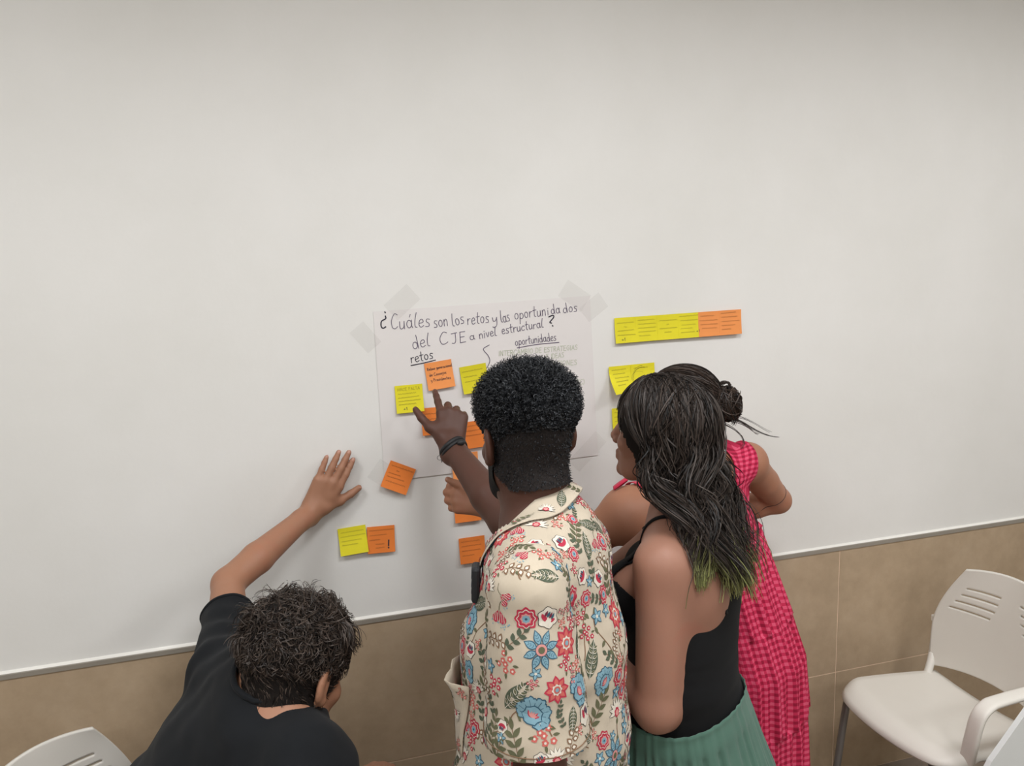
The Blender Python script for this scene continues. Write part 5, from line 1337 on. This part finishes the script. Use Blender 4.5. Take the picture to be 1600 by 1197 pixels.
# ------------------------------------------------------------------ standing person in the black strap top
MT['skin_b'] = skin('light_warm_skin', srgb(156, 113, 94))
MT['tank'] = fabric('black_rib_knit', srgb(15, 15, 16), 0.9, 1100.0, 0.15, 0.2, sheen=.02)
MT['skirt'] = fabric('sage_green_crepe', srgb(76, 108, 94), 0.85, 900.0, 0.08, 0.25)
MT['hair_b'] = hair_material('near_black_wavy_hair', srgb(18, 17, 17), srgb(70, 60, 54), srgb(136, 138, 84), rough=.5, tip_at=(.925, 1.02))
MT['hair_b2'] = hair_material('near_black_short_hair', srgb(20, 18, 18), srgb(60, 52, 47), rough=.5)
def person_b():
    Zu = np.array([0, 0, 1.0]); fw = cdir(-.88, .47); lf = np.array([-fw[1], fw[0], 0.0])
    shL = at(1036, 884, 1.50); shR = shL-lf*.31+Zu*.015; mid = (shL+shR)/2; nb = mid+Zu*.065+fw*.012
    wst = at(1064, 1085, 1.62); hip = np.array([*at(1082, 1190, 1.64)[:2], .80])
    root = tag(empty('person', (hip[0], hip[1], 0)), 'standing person in black strap top and green skirt with long dark hair', 'person')
    H = Head(at(1034, 676, 1.58), cdir(-.83, .55, .12), cdir(-.06, -.05, 1), .95)
    elL = at(1026, 1108, 1.49); wrL = at(922, 985, 1.74); wrL = elL+nrm(wrL-elL)*.235
    elR = at(955, 905, 1.80); elR = shR+nrm(elR-shR)*.25; wrR = elR+nrm(fw*.30-Zu*.85-lf*.25)*.22
    ch = mid*.68+wst*.32
    F = Field()
    F.sect([(mid+Zu*.0, lf, .128, .072), (ch, lf, .142, .105), (wst+Zu*.03, lf, .132, .102), (hip+Zu*.06, lf, .148, .116), (hip-Zu*.06, lf, .155, .12)], .05)
    for g in (-1, 1): F.ell(ch+fw*.085+lf*g*.068-Zu*.0, (.062, .058, .062), None, .03)
    F.cone(shL, nb-Zu*.03, .050, .042, .05); F.cone(shR, nb-Zu*.03, .050, .042, .05)
    F.ell(shL-fw*.045+lf*-.045-Zu*.05, (.055, .05, .08), None, .06)
    F.cone(shL+lf*.004, elL, .0515, .0415, .03)
    F.chain([elL, elL*.68+wrL*.32, wrL], [.043, .044, .027], .015)
    hand(F, wrL, nrm(wrL-elL), nrm(lf+Zu*.3), Zu, .92, [(.4, .5, .3)]*4)
    F.chain([shR, shR*.5+elR*.5, elR], [.050, .048, .041], .02); F.chain([elR, elR*.68+wrR*.32, wrR], [.041, .042, .026], .015)
    hand(F, wrR, nrm(wrR-elR), -lf, Zu, .92, [(.5, .7, .4)]*4)
    feet = []
    for g in (1, -1):
        hj = hip+lf*g*.085-Zu*.03; an = np.array([*(hip+lf*g*.10)[:2], .085]); kn = np.array([*(hip+lf*g*.09+fw*.02)[:2], .44])
        F.chain([hj, kn, an], [.09, .058, .037], .03); foot(F, an, fw); feet.append(an)
    H.build(F, nb, .050, True)
    V, Q = F.mesh(.0040); V = relax(V, Q, [(H.c, .13), (wrL, .14), (wrR, .14)], 9); body = world_child(link('body', np_mesh('body', V, Q), MT['skin_b']), root); H.eyes(root)
    bvb = BVHTree.FromPolygons([tuple(v) for v in V], [tuple(q) for q in Q.tolist()])
    # ---- strap top: body loft cut by a neckline that dips under the arms
    S = Field(); o = .008
    S.sect([(mid+Zu*.0, lf, .128+o, .076+o), (ch, lf, .142+o, .105+o), (wst+Zu*.03, lf, .134+o, .105+o), (hip+Zu*.05, lf, .150+o, .118+o)], .05)
    for g in (-1, 1): S.ell(ch+fw*.085+lf*g*.068, (.062+o, .058+o, .062+o), None, .03)
    V, Q = S.mesh(.005); N = vnormals(V, Q)
    V = V+N*(.0022*vnoise(np.stack([V@lf*5, V@fw*5, V[:, 2]*40], 1), 1.0, 41, 2)*np.clip((ch[2]-.02-V[:, 2])/.1, 0, 1))[:, None]
    c0 = np.array([mid[0], mid[1], 0])
    x = (V-c0)@lf; y = (V-c0)@fw
    ztop = np.where(y < 0, ch[2]+.028+.02*np.clip(-y/.1, 0, 1), ch[2]+.045+.05*np.clip(y/.1, 0, 1))-.055*np.clip((np.abs(x)-.085)/.05, 0, 1)
    hz = V[:, 2]-ztop
    keep = hz < .004
    Vk, Qk, _ = submesh(V, Q, keep)
    xk = (Vk-c0)@lf; yk = (Vk-c0)@fw
    zt = np.where(yk < 0, ch[2]+.028+.02*np.clip(-yk/.1, 0, 1), ch[2]+.045+.05*np.clip(yk/.1, 0, 1))-.055*np.clip((np.abs(xk)-.085)/.05, 0, 1)
    Vk[:, 2] = np.minimum(Vk[:, 2], zt)
    top = cloth('strap_top', cut_open(Vk, Qk, [(wst-Zu*.028, -Zu, .5)]), MT['tank'], root); top['label'] = 'black sleeveless strap top'
    for g in (1, -1):
        c = mid+lf*g*.098; pts = []
        for t in np.linspace(-.13, .12, 26):
            p = c+fw*t*.95+Zu*(.14-.0*t); h = bvb.ray_cast(Vector(p-Zu*.02), Vector(-Zu), .4)
            zz = h[0][2] if h[0] is not None else p[2]
            pts.append(np.array([p[0], p[1], zz+.0025]))
        pts = [c-fw*.135*.95+Zu*(ch[2]-.012-c[2])]+[p for p in pts if p[2] > ch[2]+.05]+[c+fw*.115+Zu*(ch[2]+.06-c[2])]
        h0 = bvb.find_nearest(Vector(pts[0])); pts[0] = np.array(h0[0])+np.array(h0[1])*.003; h0 = bvb.find_nearest(Vector(pts[-1])); pts[-1] = np.array(h0[0])+np.array(h0[1])*.003
        P = catmull(pts, 2); V_ = []
        for i, p in enumerate(P):
            h = bvb.find_nearest(Vector(p)); p = np.array(h[0]); n_ = np.array(h[1]); T = nrm(P[min(i+1, len(P)-1)]-P[max(i-1, 0)]); w = nrm(np.cross(T, n_))
            for u, z in ((-.005, .0008), (-.0045, .0032), (.0045, .0032), (.005, .0008)): V_.append(p+w*u+n_*z)
        world_child(link('strap', np_mesh('strap', V_, [(i*4+j, i*4+j+1, i*4+j+5, i*4+j+4) for i in range(len(P)-1) for j in range(3)]), MT['tank']), top)
    # ---- pleated skirt with gathered waistband
    na, nz = 220, 60; W0 = wst-Zu*.012; g = []
    zs = np.concatenate([np.linspace(W0[2]+.012, W0[2]-.03, 6), np.linspace(W0[2]-.036, .10, nz-6)])
    ph = RNG.random(12)*6.28
    for j, z in enumerate(zs):
        t = np.clip((W0[2]-z)/(W0[2]-.10), 0, 1); c = W0[:2]*(1-min(1, t*5))+hip[:2]*min(1, t*5)
        hw = .160+.040*min(1, t*4.5)+.02*t; hd_ = .130+.036*min(1, t*4.5)+.02*t
        for i in range(na):
            a = 2*PI*i/na; k = .0016 if j < 6 else .0035+.010*min(1, t*2.0)
            rip = math.sin(34*a+2.0*math.sin(5*a+ph[0])+.6*math.sin(9*t+3*a))*.62+math.sin(57*a+ph[1]+2*math.sin(3*a+4*t))*.38
            r = 1+k*rip/.15
            if 3 <= j < 6: r += .010
            d = lf*math.cos(a)*hw*r+fw*math.sin(a)*hd_*r
            back = max(0.0, -math.sin(a)); dz = .030*back*back*math.exp(-t*9)
            g.append(np.array([c[0]+d[0], c[1]+d[1], z+dz]))
    Qg = [(j*na+i, j*na+(i+1) % na, (j+1)*na+(i+1) % na, (j+1)*na+i) for j in range(len(zs)-1) for i in range(na)]
    sk = cloth('skirt', np_mesh('skirt', g, Qg), MT['skirt'], root, .002); sk['label'] = 'sage green skirt with gathered pleats'
    for an in feet: shoe(an, fw, MT['sneaker'], root)
    # ---- hair
    Vh, Qh = H_cap(H, lambda L: (L[:, 2] > -.10+1.55*np.maximum(0, L[:, 1]+.010)) & (L[:, 1] < .080), .004, .0075)
    L = H.loc(Vh); N = vnormals(Vh, Qh); Vc = Vh+N*(.010+.003*vnoise(L*np.array([3, 1, 1]), 40, 2))[:, None]
    hair = world_child(link('hair', np_mesh('hair', Vc, Qh), MT['hair_cap']), root); hair['label'] = 'long wavy near-black hair with faded green tips'
    n = 4600; s = 44; Ps = []
    ctr = np.array([0, -.014, .032]); lengths = []
    ends = [at(1098, 890, 1.47), at(1115, 930, 1.47), at(1140, 940, 1.50), at(1172, 920, 1.60), at(1186, 880, 1.70), at(1160, 900, 1.60)]
    ctrl_l = at(1046, 780, 1.47); ctrl_r = at(1178, 770, 1.70); ctrl_m = at(1110, 775, 1.47)
    for i in range(n):
        py = RNG.uniform(-.09, .055); px = RNG.normal()*.012+.004              # along the parting
        p = np.array([px, py, .118]); th = RNG.uniform(-1, 1)                  # -1 left side .. +1 right side, 0 back
        if i % 3 == 0: th = RNG.uniform(-1.0, -.35)
        if i % 3 == 1: th = RNG.uniform(-.6, .5)
        ang = th*1.75; q = np.array([math.sin(ang)*.078, -math.cos(ang)*.098-.012, .004+RNG.normal()*.012])
        if th < -.8: q[1] = min(q[1], .022)
        lift = .010+.010*RNG.random()
        a = shell_dir(H, p, q, 18, lift); A = H.c+(a*H.s)@H.A.T
        u = (th+1)/2; e = ends[min(5, int(u*4.999+RNG.random()*.9))] if False else None
        ue = np.clip(u*.92+RNG.normal()*.10, 0, 1); k = ue*4; k0 = min(int(k), 3); e = ends[k0]*(1-(k-k0))+ends[k0+1]*(k-k0)
        e = e+RNG.normal(size=3)*np.array([.012, .012, .022]); ln = RNG.uniform(.62, 1.0) if RNG.random() < .45 else RNG.uniform(.9, 1.05)
        cm = ctrl_l*(1-ue)+ctrl_r*ue if abs(ue-.5) > .25 else ctrl_m; cm = cm+RNG.normal(size=3)*.012
        t = np.linspace(0, 1, s-18+1)[1:, None]; p0 = A[-1]; tg = (A[-1]-A[-3])*2.0; c1 = p0+tg-Zu*.045
        B = (1-t)**3*p0+3*(1-t)**2*t*c1+3*(1-t)*t*t*cm+t**3*e
        m = int(round((s-18)*min(1.0, ln))); 
        if ln < 1: tt = np.linspace(0, ln, s-18+1)[1:, None]; B = (1-tt)**3*p0+3*(1-tt)**2*tt*c1+3*(1-tt)*tt*tt*cm+tt**3*e
        if i % 6 == 5:            # face-framing locks sweep back over the temple and ear
            g = -1 if i % 12 == 5 else 1
            p = np.array([.004, RNG.uniform(.02, .062), .115]); q1 = np.array([g*.074, RNG.uniform(.012, .050), RNG.uniform(.015, .04)]); q2 = np.array([g*.080, RNG.uniform(-.03, -.002), RNG.uniform(-.06, -.03)])
            a = np.vstack([shell_dir(H, p, q1, 11, lift+.002)[:-1], shell_dir(H, q1, q2, 8, lift+.002)]); A = H.c+(a*H.s)@H.A.T
            e = (ends[0]*.5+ends[1]*.5 if g < 0 else ends[4])+RNG.normal(size=3)*.014; cm = (ctrl_l if g < 0 else ctrl_r)+RNG.normal(size=3)*.012; ln = RNG.uniform(.7, 1.0)
            tt = np.linspace(0, ln, s-18+1)[1:, None]; p0 = A[-1]; c1 = p0-Zu*.06; B = (1-tt)**3*p0+3*(1-tt)**2*tt*c1+3*(1-tt)*tt*tt*cm+tt**3*e
        Ps.append(np.vstack([A, B])); lengths.append(ln)
    P = np.array(Ps); t = np.linspace(0, 1, s); ln = np.array(lengths)
    # locks share their wave
    cell = np.floor(P[:, 27]*17+RNG.normal(size=(n, 3))*.12).astype(int); hsh = hash3(cell, 3); hs2 = hash3(cell, 9)
    amp = np.clip((t-.30)/.45, 0, 1)**1.1*.032; fq = 15+5*hsh
    side = np.array(RH)*1.0
    w = np.sin(t[None, :]*fq[:, None]+hsh[:, None]*9+RNG.normal(size=(n, 1))*.35); w2 = np.cos(t[None, :]*(fq*.9)[:, None]+hs2[:, None]*9+RNG.normal(size=(n, 1))*.35)
    P = P+(amp[None, :]*w)[:, :, None]*RH+(amp[None, :]*.8*w2)[:, :, None]*FH
    P = clump(P, 27, .030, .62, 1.1)
    P = P+(np.clip((t-.1)/.5, 0, 1)[None, :, None]*RNG.normal(size=(n, 1, 3))*.0045)
    # hair lies on the skin, not in it
    q = P.reshape(-1, 3)
    nearb = np.linalg.norm(q-np.array(mid), axis=1) < .35
    for i in np.nonzero(nearb)[0]:
        h = bvb.find_nearest(Vector(q[i]), .06)
        if h[0] is not None:
            d = (Vector(q[i])-h[0]).dot(h[1])
            if d < .005: q[i] = np.array(h[0])+np.array(h[1])*(.005+.004*RNG.random())
    P = q.reshape(P.shape)
    R = np.broadcast_to((.0012*(1-.55*t**2))[None, :], (n, s))*RNG.uniform(.7, 1.25, (n, 1))
    me = strands_mesh('long_strands', P, R)
    al = (t[None, :]*ln[:, None]); al = np.repeat(al[:, :, None], 2, 2).ravel().astype(np.float32); me.attributes['along'].data.foreach_set('value', al)
    world_child(link('long_strands', me, MT['hair_b']), hair)['kind'] = 'stuff'
    # fringe over the brow
    n = 500; Ps = []
    for i in range(n):
        x0 = RNG.uniform(-.06, .06); p = np.array([x0*.5, .045+RNG.normal()*.012, .112]); q = np.array([x0*1.05, .085-abs(x0)*.35, .030+RNG.normal()*.010-abs(x0)*.25])
        a = shell_dir(H, p, q, 14, .011+.006*RNG.random()); Ps.append(H.c+(a*H.s)@H.A.T)
    P = np.array(Ps)+RNG.normal(size=(n, 1, 3))*.003
    world_child(link('fringe_strands', strands_mesh('fringe_strands', P, np.full((n, 14), .0010)), MT['hair_b2']), hair)['kind'] = 'stuff'
    return root
person_b()
# ------------------------------------------------------------------ standing person in the pink gingham dress
MT['skin_c'] = skin('tanned_skin', srgb(164, 115, 90))
def gingham():
    M = MatB('pink_gingham_cotton'); M.val(Roughness=0.85); M.b.inputs['Specular IOR Level'].default_value = 0.2
    uv = M.n('ShaderNodeAttribute'); uv.attribute_name = 'weave'
    sp = M.n('ShaderNodeSeparateXYZ'); M.l(uv.outputs['Vector'], sp.inputs[0]); outs = []
    for k in (0, 1):
        m1 = M.n('ShaderNodeMath', operation='MULTIPLY'); m1.inputs[1].default_value = 1/.0165; M.l(sp.outputs[k], m1.inputs[0])
        m2 = M.n('ShaderNodeMath', operation='FRACT'); M.l(m1.outputs[0], m2.inputs[0])
        m3 = M.n('ShaderNodeMath', operation='GREATER_THAN'); m3.inputs[1].default_value = .5; M.l(m2.outputs[0], m3.inputs[0]); outs.append(m3.outputs[0])
    ad = M.n('ShaderNodeMath', operation='ADD'); M.l(outs[0], ad.inputs[0]); M.l(outs[1], ad.inputs[1])
    hf = M.n('ShaderNodeMath', operation='MULTIPLY'); hf.inputs[1].default_value = .5; M.l(ad.outputs[0], hf.inputs[0])
    M.col(M.ramp(hf.outputs[0], [(0.0, srgb(214, 84, 114)), (0.5, srgb(192, 46, 80)), (1.0, srgb(150, 26, 56))]))
    M.nor(M.bump(M.noise(700, 2), .25, .0008)); return M.m
MT['gingham'] = gingham()
MT['strap_red'] = fabric('raspberry_cotton', srgb(190, 40, 70))
MT['hair_c'] = hair_material('dark_brown_tied_hair', srgb(24, 20, 19), srgb(72, 58, 50), rough=.5)
MT['tattoo'] = plain('dark_ink_line', srgb(74, 52, 46), .6, .05)
def weave_attr(me, uv):
    a = me.attributes.new('weave', 'FLOAT_VECTOR', 'POINT'); a.data.foreach_set('vector', np.column_stack([uv, np.zeros(len(uv))]).astype(np.float32).ravel())
def person_c():
    Zu = np.array([0, 0, 1.0])
    def atc(px, py, Z): return at(px, py, Z+.07)
    shL = atc(978, 797, 1.90); shR = atc(1168, 722, 2.04); lf = nrm([*(shL-shR)[:2], 0]); fw = np.array([lf[1], -lf[0], 0.0])
    if fw@FH < 0: fw = -fw
    mid = (shL+shR)/2; nb = atc(1108, 735, 1.97); hip = np.array([*atc(1142, 1090, 2.0)[:2], .78])
    root = tag(empty('person', (hip[0], hip[1], 0)), 'standing person in pink gingham dress with a dark hair bun', 'person')
    H = Head(atc(1062, 640, 1.98), cdir(-.90, .42, -.10), cdir(-.16, .1, 1), .96)
    wst = mid*.45+hip*.55; ch = mid*.72+hip*.28
    F = Field()
    F.sect([(mid+Zu*.0, nrm(shL-shR), .130, .075), (ch, lf, .148, .110), (wst, lf, .135, .105), (hip, lf, .170, .13), (hip-Zu*.08, lf, .17, .13)], .05)
    for g in (-1, 1): F.ell(ch+fw*.09+lf*g*.07, (.062, .058, .062), None, .03)
    F.cone(shL, nb-Zu*.03, .056, .044, .05); F.cone(shR, nb-Zu*.03, .054, .044, .05)
    F.ell(shL-fw*.02-Zu*.02, (.068, .065, .068), None, .04)
    # left arm reaching along the wall to the notes
    wrL = at(760, 789, 1.985); d0 = nrm(wrL-shL); dist = np.linalg.norm(wrL-shL); la, lb = .265, .245
    ca = np.clip((la*la+dist*dist-lb*lb)/(2*la*dist), -1, 1); ax = nrm(-Zu*1.0-FH*.15); ax = nrm(ax-d0*(ax@d0)); elL = shL+d0*la*ca+ax*la*math.sqrt(max(0, 1-ca*ca))
    F.chain([shL, shL*.5+elL*.5, elL], [.052, .049, .041], .02); F.chain([elL, elL*.68+wrL*.32, elL*.1+wrL*.9, wrL], [.041, .041, .027, .0245], .015)
    tips = hand(F, wrL, nrm(at(700, 776, 2.0)-wrL), nrm(-CF+CR*-.15+CU*.25), CU, .96, [(.55, .9, .5), (.65, 1.0, .6), (.7, 1.05, .6), (.75, 1.1, .6)], (.06, .04, .02, .0), thumb_dir=nrm(at(690, 748, 1.985)-at(735, 770, 1.985)), thumb_curl=.05, kmul=2.2)
    # right arm bent in front
    elR = atc(1206, 770, 2.16); elR = shR+nrm(elR-shR)*.24; wrR = elR+nrm(lf*.7+FH*.25-Zu*.12)*.21
    F.chain([shR, shR*.5+elR*.5, elR], [.046, .043, .037], .02); F.chain([elR, elR*.68+wrR*.32, wrR], [.037, .037, .025], .015)
    hand(F, wrR, nrm(wrR-elR), -FH, Zu, .92, [(.4, .6, .4)]*4)
    feet = []
    for g in (1, -1):
        hj = hip+lf*g*.085-Zu*.03; an = np.array([*(hip+lf*g*.10)[:2], .085]); kn = np.array([*(hip+lf*g*.09+fw*.02)[:2], .44])
        F.chain([hj, kn, an], [.09, .058, .037], .03); foot(F, an, fw); feet.append(an)
    H.build(F, nb, .050, True)
    V, Q = F.mesh(.0040); V = relax(V, Q, [(H.c, .13), (wrL, .16), (wrR, .14)]); V[:, 1] = np.minimum(V[:, 1], -.013)
    body = world_child(link('body', np_mesh('body', V, Q), MT['skin_c']), root); H.eyes(root); add_nails(tips, root, MT['nail'])
    bvb = BVHTree.FromPolygons([tuple(v) for v in V], [tuple(q) for q in Q.tolist()])
    # tattoo line round the right elbow
    ring = []
    ed = nrm(elR-shR); tc = elR-ed*.045; b1 = nrm(np.cross(ed, Zu)); b2 = np.cross(ed, b1)
    for a in np.linspace(0, 2*PI, 40, endpoint=False):
        dd = b1*math.cos(a)+b2*math.sin(a); h = bvb.ray_cast(Vector(tc), Vector(dd), .1)
        if h[0] is not None: ring.append(np.array(h[0])+dd*.0003)
    if len(ring) > 10: world_child(link('tattoo_line', tube_mesh('tattoo_line', ring, .0011, 5, True), MT['tattoo']), root)
    # ---- dress: tiers of gathered gingham
    zt = ch[2]+.055; z1 = atc(1224, 815, 2.0)[2]; z2 = atc(1215, 950, 2.0)[2]; z3 = atc(1225, 1105, 2.0)[2]; z4 = .16
    na = 300; zs = np.concatenate([np.linspace(zt, z1, 16), np.linspace(z1-.004, z2, 18), np.linspace(z2-.004, z3, 18), np.linspace(z3-.004, z4, 24)])
    g = []; uv = []; vlen = 0.0; ph = RNG.random(8)*6.28
    for j, z in enumerate(zs):
        if j < 16:
            tr, t, gat = 0, j/15, 0
        elif j < 34: tr, t = 1, (j-16)/17
        elif j < 52: tr, t = 2, (j-34)/17
        else: tr, t = 3, (j-52)/23
        k = np.clip((mid[2]-z)/(mid[2]-hip[2]), 0, 1.0); c = mid*(1-k)+hip*k; c = np.array([c[0], c[1]])
        hw = [.172, .172+.020*t, .196+.016*t, .214+.020*t][tr]; hd_ = [.122, .130+.020*t, .150+.016*t, .164+.015*t][tr]
        if tr == 0: hw += .010*(1-abs(2*t-1)); hd_ += .018*math.sin(PI*t)
        amp = [.0006, .0045+.004*t, .005+.005*t, .006+.008*t][tr]
        for i in range(na):
            a = 2*PI*i/na; rip = math.sin(26*a+2*math.sin(4*a+ph[tr])+1.2*t)*.6+math.sin(45*a+ph[tr+4]+1.5*math.sin(5*a))*.4
            dip = 0.0
            if tr == 0:      # low scooped sides under the arms, higher centre back
                dip = -(1-t)*(.07*abs(math.cos(a))**4)
            r = 1+amp*rip/.15*(1 if tr == 0 or t > .02 else .4)
            bust = .030*math.exp(-((t-.55)/.35)**2)*max(0, math.sin(a))**2 if tr == 0 else 0
            d = lf*math.cos(a)*hw*r+fw*math.sin(a)*(hd_+bust)*r
            g.append(np.array([c[0]+d[0], c[1]+d[1], z+dip]))
            uv.append((a*(.14 if tr == 0 else .20), z+dip))
    Vd = np.array(g); Vd[:, 1] = np.minimum(Vd[:, 1], -.02)
    Qd = [(j*na+i, j*na+(i+1) % na, (j+1)*na+(i+1) % na, (j+1)*na+i) for j in range(len(zs)-1) for i in range(na)]
    # the loft closes on itself: the weave coordinate restarts on the hidden front seam
    me = np_mesh('dress', Vd, Qd); weave_attr(me, np.array(uv)); dress = cloth('dress', me, MT['gingham'], root, .002); dress['label'] = 'pink gingham dress in gathered tiers'
    # ---- straps: a broad one over the right shoulder, a thin tied one on the left
    def band(name, pts, w0, w1, mat):
        P = catmull(pts, 8); Vb = []; ub = []; m = len(P); acc = 0
        for i, p in enumerate(P):
            h = bvb.find_nearest(Vector(p), .2); n_ = np.array(h[1]); q = np.array(h[0]) if (p-np.array(h[0]))@n_ < .004 else p
            T = nrm(P[min(i+1, m-1)]-P[max(i-1, 0)]); w = nrm(np.cross(T, n_)); ww = w0+(w1-w0)*i/(m-1); acc += .01
            for u in np.linspace(-1, 1, 9):
                s_ = q+w*u*ww/2; hh = bvb.find_nearest(Vector(s_), .1)
                Vb.append(np.array(hh[0])+np.array(hh[1])*.006 if hh[0] is not None else s_); ub.append((u*ww/2, p[2]))
        me = np_mesh(name, Vb, [(i*9+j, i*9+j+1, (i+1)*9+j+1, (i+1)*9+j) for i in range(m-1) for j in range(8)]); weave_attr(me, np.array(ub))
        o = world_child(link(name, me, mat), dress); md = o.modifiers.new('thick', 'SOLIDIFY'); md.thickness = .002; md.offset = 0; return o
    bk0 = atc(1185, 760, 1.92); bk1 = atc(1172, 700, 1.95); tp = atc(1150, 664, 2.0); fr = tp+fw*.09-Zu*.03
    band('shoulder_strap', [atc(1196, 832, 1.92), atc(1190, 800, 1.92), bk0, bk1, tp, fr], .12, .034, MT['gingham'])
    h = bvb.ray_cast(Vector(atc(966, 752, 1.6)), Vector(CF), 1.0); lp = atc(959, 763, 1.88)
    band('shoulder_strap', [shL-fw*.10-Zu*.09-lf*.05, shL-fw*.05+Zu*.03-lf*.04, shL+Zu*.06-lf*.03, shL+fw*.07-lf*.03], .016, .014, MT['strap_red'])
    loop = catmull([lp, lp+CR*.020+CU*.016-CF*.004, lp+CR*.034+CU*.024, lp+CR*.020+CU*.010+CF*.01], 6, True)
    Vb = []
    for p in loop: Vb += [p-FH*.006+CU*-.003, p+FH*.006+CU*.003]
    m = len(loop); me = np_mesh('strap_bow', Vb, [(2*i, 2*i+1, 2*((i+1) % m)+1, 2*((i+1) % m)) for i in range(m)]); o = world_child(link('strap_bow', me, MT['strap_red']), dress); md = o.modifiers.new('thick', 'SOLIDIFY'); md.thickness = .0015
    for an in feet: shoe(an, fw, MT['sneaker'], root)
    # ---- hair drawn back into a bun
    Vh, Qh = H_cap(H, lambda L: (L[:, 2] > -.07+1.25*np.maximum(0, L[:, 1]+.005)) & (L[:, 1] < .082), .003, .0075)
    L = H.loc(Vh); N = vnormals(Vh, Qh); Vc = Vh+N*(.007+.0012*vnoise(L*np.array([1, .3, 1]), 160, 2))[:, None]
    hair = world_child(link('hair', np_mesh('hair', Vc, Qh), MT['hair_cap']), root); hair['label'] = 'dark hair tied back in a loose bun'
    bun_l = np.array([-.004, -.128, .010]); bun = H.c+H.A@(bun_l*H.s)
    n = 2600; Ps = []
    for i in range(n):
        a = RNG.uniform(-PI, PI); c = math.cos(a); s_ = math.sin(a)
        p = np.array([s_*.074, .070*max(0, c)**.6+.01 if c > 0 else -.02+.02*c, .098*max(0, c)-.045*(1-max(0, c))+.01*RNG.normal()])
        if c > 0: p = np.array([s_*.07, .072-.03*RNG.random(), .055+.05*c])
        q = np.array([RNG.normal()*.012, -.108, .012+RNG.normal()*.012])
        A = shell_dir(H, p, q, 20, .009+.003*RNG.random()); Ps.append(H.c+(A*H.s)@H.A.T)
    P = np.array(Ps)+RNG.normal(size=(n, 1, 3))*.0012
    world_child(link('drawn_strands', strands_mesh('drawn_strands', P, np.full((n, 20), .0009)), MT['hair_c']), hair)['kind'] = 'stuff'
    Fb = Field(); Fb.ell(bun, (.034, .034, .042), None, .01); V, Q = Fb.mesh(.004); V = V+vnormals(V, Q)*(.003*vnoise(V, 70, 3))[:, None]
    bo = world_child(link('hair_bun', np_mesh('hair_bun', V, Q), MT['hair_cap']), hair)
    n = 1100; s = 34; t = np.linspace(0, 1, s); Ps = []
    for i in range(n):
        ax = nrm(RNG.normal(size=3)*.45+np.array([*(-H.f)[:2], 0])+np.array([0, 0, .2])); b1 = nrm(np.cross(ax, [.3, .2, 1])); b2 = np.cross(ax, b1); r = RNG.uniform(.022, .042); off = RNG.uniform(-.016, .016); w = RNG.uniform(3.5, 6.5); p0 = RNG.random()*6.28
        Ps.append(bun+ax[None, :]*off+(b1[None, :]*np.cos(w*t+p0)[:, None]+b2[None, :]*(1.15*np.sin(w*t+p0))[:, None])*(r*(1-.1*t))[:, None])
    world_child(link('bun_strands', strands_mesh('bun_strands', np.array(Ps), np.full((n, s), .0010)), MT['hair_c']), bo)['kind'] = 'stuff'
    # curled ends and loose wisps
    Ps = []; s = 26; t = np.linspace(0, 1, s)
    def bez(a, b, c, d): return ((1-t)**3)[:, None]*a+(3*(1-t)**2*t)[:, None]*b+(3*(1-t)*t*t)[:, None]*c+(t**3)[:, None]*d
    for (pts, m, sp) in [([(1112, 618, 1.93), (1122, 592, 1.93), (1146, 592, 1.93), (1139, 608, 1.93)], 90, .0030),
                         ([(1130, 610, 1.93), (1150, 618, 1.93), (1160, 640, 1.93), (1146, 662, 1.93)], 60, .004),
                         ([(1140, 652, 1.94), (1165, 655, 1.93), (1182, 682, 1.93), (1216, 683, 1.93)], 9, .0018), ([(1130, 655, 1.94), (1172, 658, 1.93), (1176, 680, 1.93), (1185, 678, 1.93)], 9, .002),
                         ([(1128, 660, 1.94), (1150, 668, 1.90), (1172, 690, 1.88), (1158, 700, 1.88)], 12, .002), ([(1150, 650, 1.95), (1172, 654, 1.93), (1186, 668, 1.93), (1205, 676, 1.93)], 5, .002),
                         ([(1004, 576, 1.96), (990, 572, 1.96), (984, 586, 1.96), (992, 602, 1.96)], 3, .004)]:
        A = [atc(*p) for p in pts]
        for i in range(m):
            j = RNG.normal(size=(4, 3))*sp; Ps.append(bez(A[0]+j[0], A[1]+j[0]*.6+j[1]*.6, A[2]+j[1]*.5+j[2]*.6, A[3]+j[3]*.9))
    world_child(link('loose_wisps', strands_mesh('loose_wisps', np.array(Ps), np.broadcast_to((.0006*(1-.6*t))[None, :], (len(Ps), s))), MT['hair_c']), hair)['kind'] = 'stuff'
    return root
person_c()
